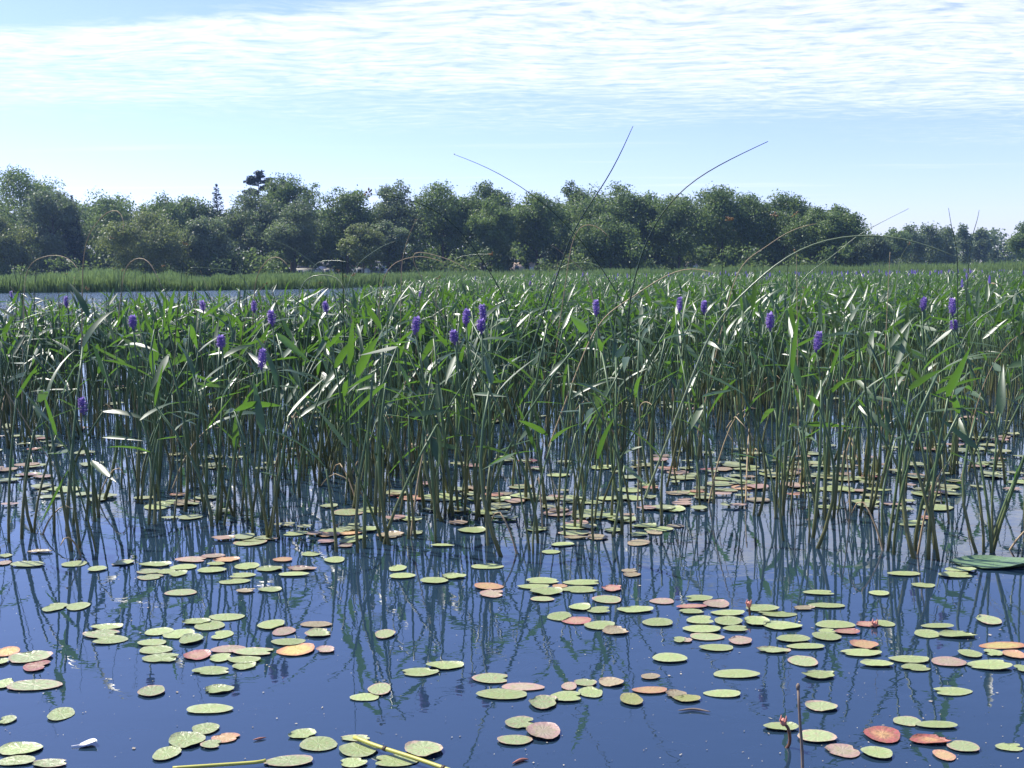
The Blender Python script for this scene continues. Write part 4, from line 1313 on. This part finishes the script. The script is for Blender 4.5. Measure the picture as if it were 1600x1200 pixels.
pads = []
for ci, lst in enumerate(PADS):
    for (cx, cy, w, h, kd) in lst:
        pads.append((CROPS[ci][0] + cx / ZS, CROPS[ci][1] + cy / ZS, w / ZS, h / ZS, kd))
groups = {}
for i, (x, y, w, h, kd) in enumerate(pads):
    j = min(range(len(ANCHORS)), key=lambda q: (ANCHORS[q][0] - x) ** 2 + ((ANCHORS[q][1] - y) * 1.8) ** 2)
    groups.setdefault(j, []).append(i)
ordw = ["first", "second", "third", "fourth", "fifth", "sixth", "seventh", "eighth", "ninth", "tenth", "eleventh", "twelfth"]
for j, ids in groups.items():
    by = {}
    for i in ids:
        by.setdefault(pads[i][4], []).append(i)
    for kd, ii in by.items():
        ii.sort(key=lambda i: pads[i][0])
        for n, i in enumerate(ii):
            x, y, w, h, _ = pads[i]
            o = put_pad(x, y, w, h, kd, i)
            if len(ii) == 1:
                lab = f"{CWORD[kd]} {ANCHORS[j][2]}"
            elif len(ii) == 2:
                lab = f"{'left' if n == 0 else 'right'} {CWORD[kd]} {ANCHORS[j][2]}"
            else:
                lab = f"{CWORD[kd]}, {ordw[n]} from left, {ANCHORS[j][2]}"
            tag(o, lab, "lily pad", "lily pads floating in the open water")

big = put_pad(1060 + 1460 / ZS, 820 + 184 / ZS, 135, 20, 'B', 3)
tag(big, "big dull green lily pad lying before the right stems", "lily pad", "lily pads floating in the open water")

# rafts of flat pads further back among the stems
RAFTS = [(600, 820, 70, 26, 14, "near the stems left of middle"), (500, 835, 60, 18, 8, "below the lone purple flower"), (690, 770, 60, 14, 10, "under the group of four flowers"), (800, 785, 90, 26, 26, "behind the middle stems"),
         (900, 800, 90, 26, 20, "under the tallest straight rush"), (1010, 790, 60, 30, 14, "around the hooked cream rush"), (1110, 775, 70, 20, 18, "under the pair of flowers"), (1200, 745, 110, 34, 46, "under the arching rush foot"),
         (1300, 735, 90, 30, 34, "under the low dark flower"), (1420, 775, 80, 30, 18, "left of the double flower stem"), (1540, 740, 80, 46, 30, "at the right edge"), (1480, 690, 120, 24, 20, "behind the double flower stem"),
         (60, 770, 70, 20, 12, "close to the left edge"), (60, 700, 70, 18, 12, "far back at the left edge"), (260, 790, 60, 22, 12, "under the round purple flower"), (330, 720, 90, 16, 12, "far back at left"),
         (30, 735, 60, 16, 8, "halfway back at the left edge"), (380, 850, 60, 12, 8, "behind the long left raft"), (880, 735, 120, 18, 16, "far back in the middle"), (1060, 725, 90, 14, 10, "far back behind the hooked cream rush")]
rg = random.Random(5)
raft = []
for (x, y, sx, sy, n, wd) in RAFTS:
    for _ in range(n):
        yy = y + rg.gauss(0, sy * .6)
        if yy < 640 or yy > 850:
            continue
        xx = x + rg.gauss(0, sx * .7)
        if not -30 < xx < 1630:
            continue
        kd = rg.choices(('g', 'gp', 'pk', 'br', 'r', 'o'), (70, 12, 7, 7, 1, 2))[0]
        wr = rg.uniform(.055, .13)
        c = ground(xx, yy)
        raft.append((xx, yy, wr * F / c.y, kd, wd, rg.uniform(.6, 1.0), rg.randrange(21)))
raft.sort(key=lambda q: -q[2])
n_single = max(0, 298 - len(pads))
MV = {}
rows = {}
for i, (x, y, w, kd, wd, asp, k) in enumerate(raft):
    c = ground(x, y)
    sn = CAM_H / math.hypot(c.y, CAM_H)
    if i < n_single:
        o = put_pad(x, y, w, w * asp * sn, kd, k)
        rows.setdefault((kd, wd), []).append((x, o))
    else:
        V, Q, T = PAD_SHAPES[k]
        a = w / 2 * c.y / F
        Vw = V * np.array((a, a * asp, a)) + np.array((c.x, c.y, .006 + rg.uniform(0, .006)))
        MV.setdefault(kd, MB()).add(Vw, Q, T)
for (kd, wd), lst in rows.items():
    lst.sort(key=lambda q: q[0])
    for n, (x, o) in enumerate(lst):
        lab = f"{CWORD[kd]} in the raft {wd}" if len(lst) == 1 else f"{CWORD[kd]}, {(ORD[n] if n < len(ORD) else 'far')} from left in the raft {wd}"
        tag(o, lab, "lily pad", "lily pads in the rafts among the stems")
# floating leaves beyond, out to the open water on the left: one object
rngp = np.random.default_rng(31)
allm = MB()
mi = []
kinds = ['g', 'br', 'pk', 'gp', 'r', 'o']
for kd, m_ in MV.items():
    V = np.vstack(m_.V)
    q = np.vstack(m_.Q); t = np.vstack(m_.T)
    allm.add(V, q, t)
    mi.append((kinds.index(kd), len(q), len(t)))
n = 5200
u = rngp.uniform(-60, 1660, n); d = rngp.uniform(6.5, 56, n)
u[:3400] = rngp.uniform(-60, 560, 3400); d[:3400] = rngp.uniform(20, 58, 3400)
edge = np.interp(u, [-60, 100, 300, 520, 700, 1700], [44, 46, 50, 56, 14, 12])
keep = d < edge * rngp.uniform(.8, 1.05, n)
for uu, dd in zip(u[keep], d[keep]):
    k = int(rngp.choice(4, p=[.78, .10, .03, .09]))
    a = rngp.uniform(.03, .06) * (1 + dd / 50)
    th = np.arange(8) * math.pi / 4
    cu = rngp.uniform(.0, .45)
    V = np.vstack([[(0, 0, .0)], np.column_stack([np.cos(th), np.sin(th) * .8, cu * np.maximum(0, np.sin(2 * th + uu))])]) * a + np.array(((uu - 800) / F * dd, dd, .008))
    allm.add(V, [], [(0, 1 + j, 1 + (j + 1) % 8) for j in range(8)])
    mi.append((k, 0, 8))
midx = np.concatenate([np.full(q, k) for k, q, t in mi] + [np.full(t, k) for k, q, t in mi])
V = np.vstack(allm.V)
pm = mesh_np("lily_pads_beyond", V, np.vstack(allm.Q) if allm.Q else None, np.vstack(allm.T), [M_PAD[k] for k in kinds], smooth=True, midx=midx)
tag(obj("lily_pads_beyond", pm), kind='stuff')

# ------------------------------------------------------------------ small single things on the water
# grey stick
d = 2.05
P = [tuple(at(1247, 1075, 1.86)), tuple(at(1250, 1130, 1.85)), tuple(at(1254, 1205, 1.84)), tuple(ground(1259, 1275))]
P[-1] = (P[-1][0], P[-1][1], -.25)
st = obj("stick", None, loc=(P[2][0], P[2][1], 0)); tag(st, "grey dead stick standing upright out of the water at the bottom", "stick")
o_ = np.array((P[2][0], P[2][1], 0))
obj("shaft", MB().tube(spline(P, 14) - o_, np.linspace(.0026, .0042, 14), 7).mesh("shaft", [M_STICK], True), st)
tp = np.array(P[0]) - o_
obj("knob", MB().tube([tp + (0, 0, -.004), tp + (0, 0, .004), tp + (0, 0, .009)], [.003, .0042, .002], 7).mesh("knob", [M_STICK], True), st)


def bud(path, dist, label, r=.003, br=.010):
    P = spline([tuple(at(x, y, dist)) for x, y in path], 14)
    b = P[-1].copy()
    rt = obj("lily_bud", None, loc=(b[0], b[1], 0)); tag(rt, label, "flower bud", "water plant buds above the surface")
    L = P - np.array((b[0], b[1], 0))
    obj("bud_stalk", MB().tube(L, r, 6).mesh("bud_stalk", [M_BUDSTEM], True), rt)
    m = MB()
    c = L[0]
    m.tube([c + (0, 0, -br * .6), c + (0, 0, 0), c + (0, 0, br * .8), c + (0, 0, br * 1.3)], [br * .35, br * .8, br * .6, br * .1], 8)
    for k in range(4):                      # petals that begin to open
        a = k * 1.57 + .4
        m.tube([c, c + np.array((math.cos(a) * br * .9, math.sin(a) * br * .9, br * .8)), c + np.array((math.cos(a) * br * .8, math.sin(a) * br * .8, br * 1.7))], [br * .2, br * .28, br * .05], 5)
    obj("petals", m.mesh("petals", [M_BUD], True), rt)


g = ground(1228, 1168)
bud([(1224, 1130), (1231, 1137), (1234, 1150), (1233, 1163), (1226, 1172)], g.y, "pink bud on a bent brown stalk beside the grey stick", .0035, .009)
g = ground(1172, 962)
bud([(1170, 946), (1171, 952), (1172, 963)], g.y, "small pink bud standing among the pads of the right raft", .003, .010)
g = ground(1372, 980)
bud([(1367, 977), (1361, 979), (1358, 984)], g.y, "brown drooping bud between red pads at right", .004, .010)


def lying(path, z, r, m, name, label, cat, nodes=()):
    P = spline([tuple(ground(x, y, z)) for x, y in path], 20)
    c = P[10].copy(); c[2] = 0
    rt = obj(name, None, loc=tuple(c)); tag(rt, label, cat)
    obj("stalk", MB().tube(P - c, r, 7).mesh("stalk", [m], True), rt)
    for i in nodes:
        dr = P[i] - P[i - 1]; dr /= np.linalg.norm(dr)
        obj("node", MB().tube([P[i] - c - dr * .004, P[i] - c + dr * .004], [r * 1.25, r * 1.25], 7).mesh("node", [M_NODE], True), rt)


lying([(553, 1152), (590, 1166), (640, 1182), (690, 1199), (720, 1210)], .014, .0044, M_YSTALK, "fallen_stalk", "yellow jointed stalk lying across pads at the bottom", "stalk", (6, 16))
lying([(270, 1200), (330, 1196), (400, 1191), (415, 1188)], .010, .0036, M_YSTALK, "fallen_stalk", "yellow stalk lying at the bottom left of the ragged pad", "stalk", ())
lying([(525, 1020), (580, 1030), (650, 1043), (742, 1057)], -.012, .006, M_THREAD_PALE, "sunken_stem", "long pale stem just under the surface left of the low middle group", "stem")
lying([(925, 1092), (1060, 1105), (1200, 1135), (1370, 1170), (1500, 1195), (1640, 1215)], -.02, .006, M_THREAD_PALE, "sunken_stem", "long blue green stem under the water running past the grey stick", "stem")
lying([(960, 1098), (1120, 1118), (1300, 1158), (1460, 1192)], -.025, .004, M_THREAD_PALE, "sunken_stem", "thinner blue green stem beside the long sunken one", "stem")
lying([(1060, 1110), (1085, 1108), (1110, 1112)],   .004, .0028 * np.sin(np.linspace(.25, 2.9, 20)), M_STICK, "twig", "brown twig floating left of the curved bud", "twig")
lying([(800, 1193), (815, 1187), (826, 1186)], .003, .0035 * np.sin(np.linspace(.1, 3.0, 20)), M_THREAD, "twig", "short red brown bit floating at the bottom middle", "twig")
lying([(395, 1156), (405, 1154), (416, 1152)], .003, .0024 * np.sin(np.linspace(.1, 3.0, 20)), M_THREAD, "twig", "tiny pink twig floating above the yellow stalk end", "twig")
# red threads of water stems hanging under the surface: too many and too fine to count
rg = random.Random(17)
mt = MB()
for k in range(60):
    x, y = rg.uniform(0, 1600), rg.uniform(960, 1195)
    dx, dy = rg.uniform(20, 80) * rg.choice((-1, 1)), rg.uniform(-25, 25)
    path = [(x, y), (x + dx * .5, y + dy * .5 + rg.uniform(-8, 8)), (x + dx, y + dy)]
    mt.tube(spline([tuple(ground(a, min(b, 1230), -.016)) for a, b in path], 8), rg.uniform(.0012, .0022), 4)
tag(obj("red_water_stems", mt.mesh("red_water_stems", [M_THREAD], True)), kind='stuff')
# pollen, seeds and crumbs of leaf floating on the open water
rngd = np.random.default_rng(41)
V, Q, tt = [], [], []
for k in range(900):
    x, y = rngd.uniform(-20, 1620), 700 + 500 * rngd.random() ** .8
    if y > 1225: continue
    c = ground(x, y, .0015)
    sz = rngd.uniform(.0008, .0026) * (2.2 if rngd.random() < .06 else 1)
    a = rngd.uniform(0, 6.28); el = rngd.uniform(.25, 1)
    b = len(V)
    for q in range(4):
        t = a + q * 1.571
        V.append((c.x + math.cos(t) * sz * (el if q % 2 else 1), c.y + math.sin(t) * sz * (el if q % 2 else 1), .0015 + rngd.uniform(0, .0012)))
    Q.append((b, b + 1, b + 2, b + 3)); tt += [rngd.random()] * 4
M_CRUMB = plant_mat("floating_crumb", (0.16, 0.12, 0.07), (0.55, 0.50, 0.38), 0.0, (0, 0, 0), 0.5, 0.4, 'attr')
tag(obj("floating_crumbs", mesh_np("floating_crumbs", V, Q, mats=[M_CRUMB], tint=tt)), kind='stuff')
# sunken pads
for (x, y, w, h, kd, lab) in [(45, 1132, 60, 20, 'pk', "sunken pinkish pad left of the white feather"), (492, 1103, 27, 12, 'g', "faint green pad sunken in open water left of middle"),
                              (768, 1138, 30, 20, 'g', "sunken green pad left of the ragged brownish pad"), (1176, 1126, 55, 9, 'r', "sunken red pad left of the curved bud"), (1378, 1003, 38, 9, 'g', "sunken green pad right of the brown bud")]:
    o = put_pad(x, y, w, h, kd, int(x) % 5, -.016)
    tag(o, lab, "lily pad", "sunken lily pads")
# feather
c = ground(137, 1167)
ft = obj("feather", None, loc=(c.x, c.y, .002)); tag(ft, "small white curled feather floating at the lower left", "feather")
V, Q = [], []
for i, t in enumerate(np.linspace(0, 1, 8)):
    w = .014 * math.sin(math.pi * (t * .85 + .12)) ; bend = .010 * math.sin(t * 2.6)
    for s in (-1, 0, 1):
        V.append(((t - .5) * .036, s * w + bend, .004 * abs(s) + .006 * t * t))
for i in range(7):
    a = i * 3
    Q += [(a, a + 1, a + 4, a + 3), (a + 1, a + 2, a + 5, a + 4)]
obj("vane", mesh_np("vane", V, Q, mats=[M_FEATHER], smooth=True), ft)
obj("quill", MB().tube([(-.034, -.002, .001), (0, .008, .002), (.016, .005, .007)], [.001, .0009, .0004], 5).mesh("quill", [M_FEATHER]), ft)
# a withered brown leaf caught in the far right of the bed
c = at(1560, 444, 14.0)
V, Q = leaf_template(.26, .09, .9, .5, .5)
tag(obj("withered_leaf", mesh_np("withered_leaf", V, Q, mats=[M_RUSH_TAN], smooth=True), loc=(c.x - .1, c.y, c.z), rot=(0.1, 0.3, R(-80))), "withered orange brown leaf on top of the bed near the right edge", "dead leaf")

# ------------------------------------------------------------------ haze
HAZE = 0.00025
if HAZE > 0:
    m, N = mat("haze")
    N.out(N.n('ShaderNodeVolumePrincipled', {'Color': (0.40, 0.62, 1.0, 1), 'Density': HAZE, 'Anisotropy': 0.3}).outputs[0], sock='Volume')
    hz = obj("haze", MB().box((0, 300, 11.0), (1500, 1000, 27.0)).mesh("haze", [m]))
    tag(hz, kind='stuff')
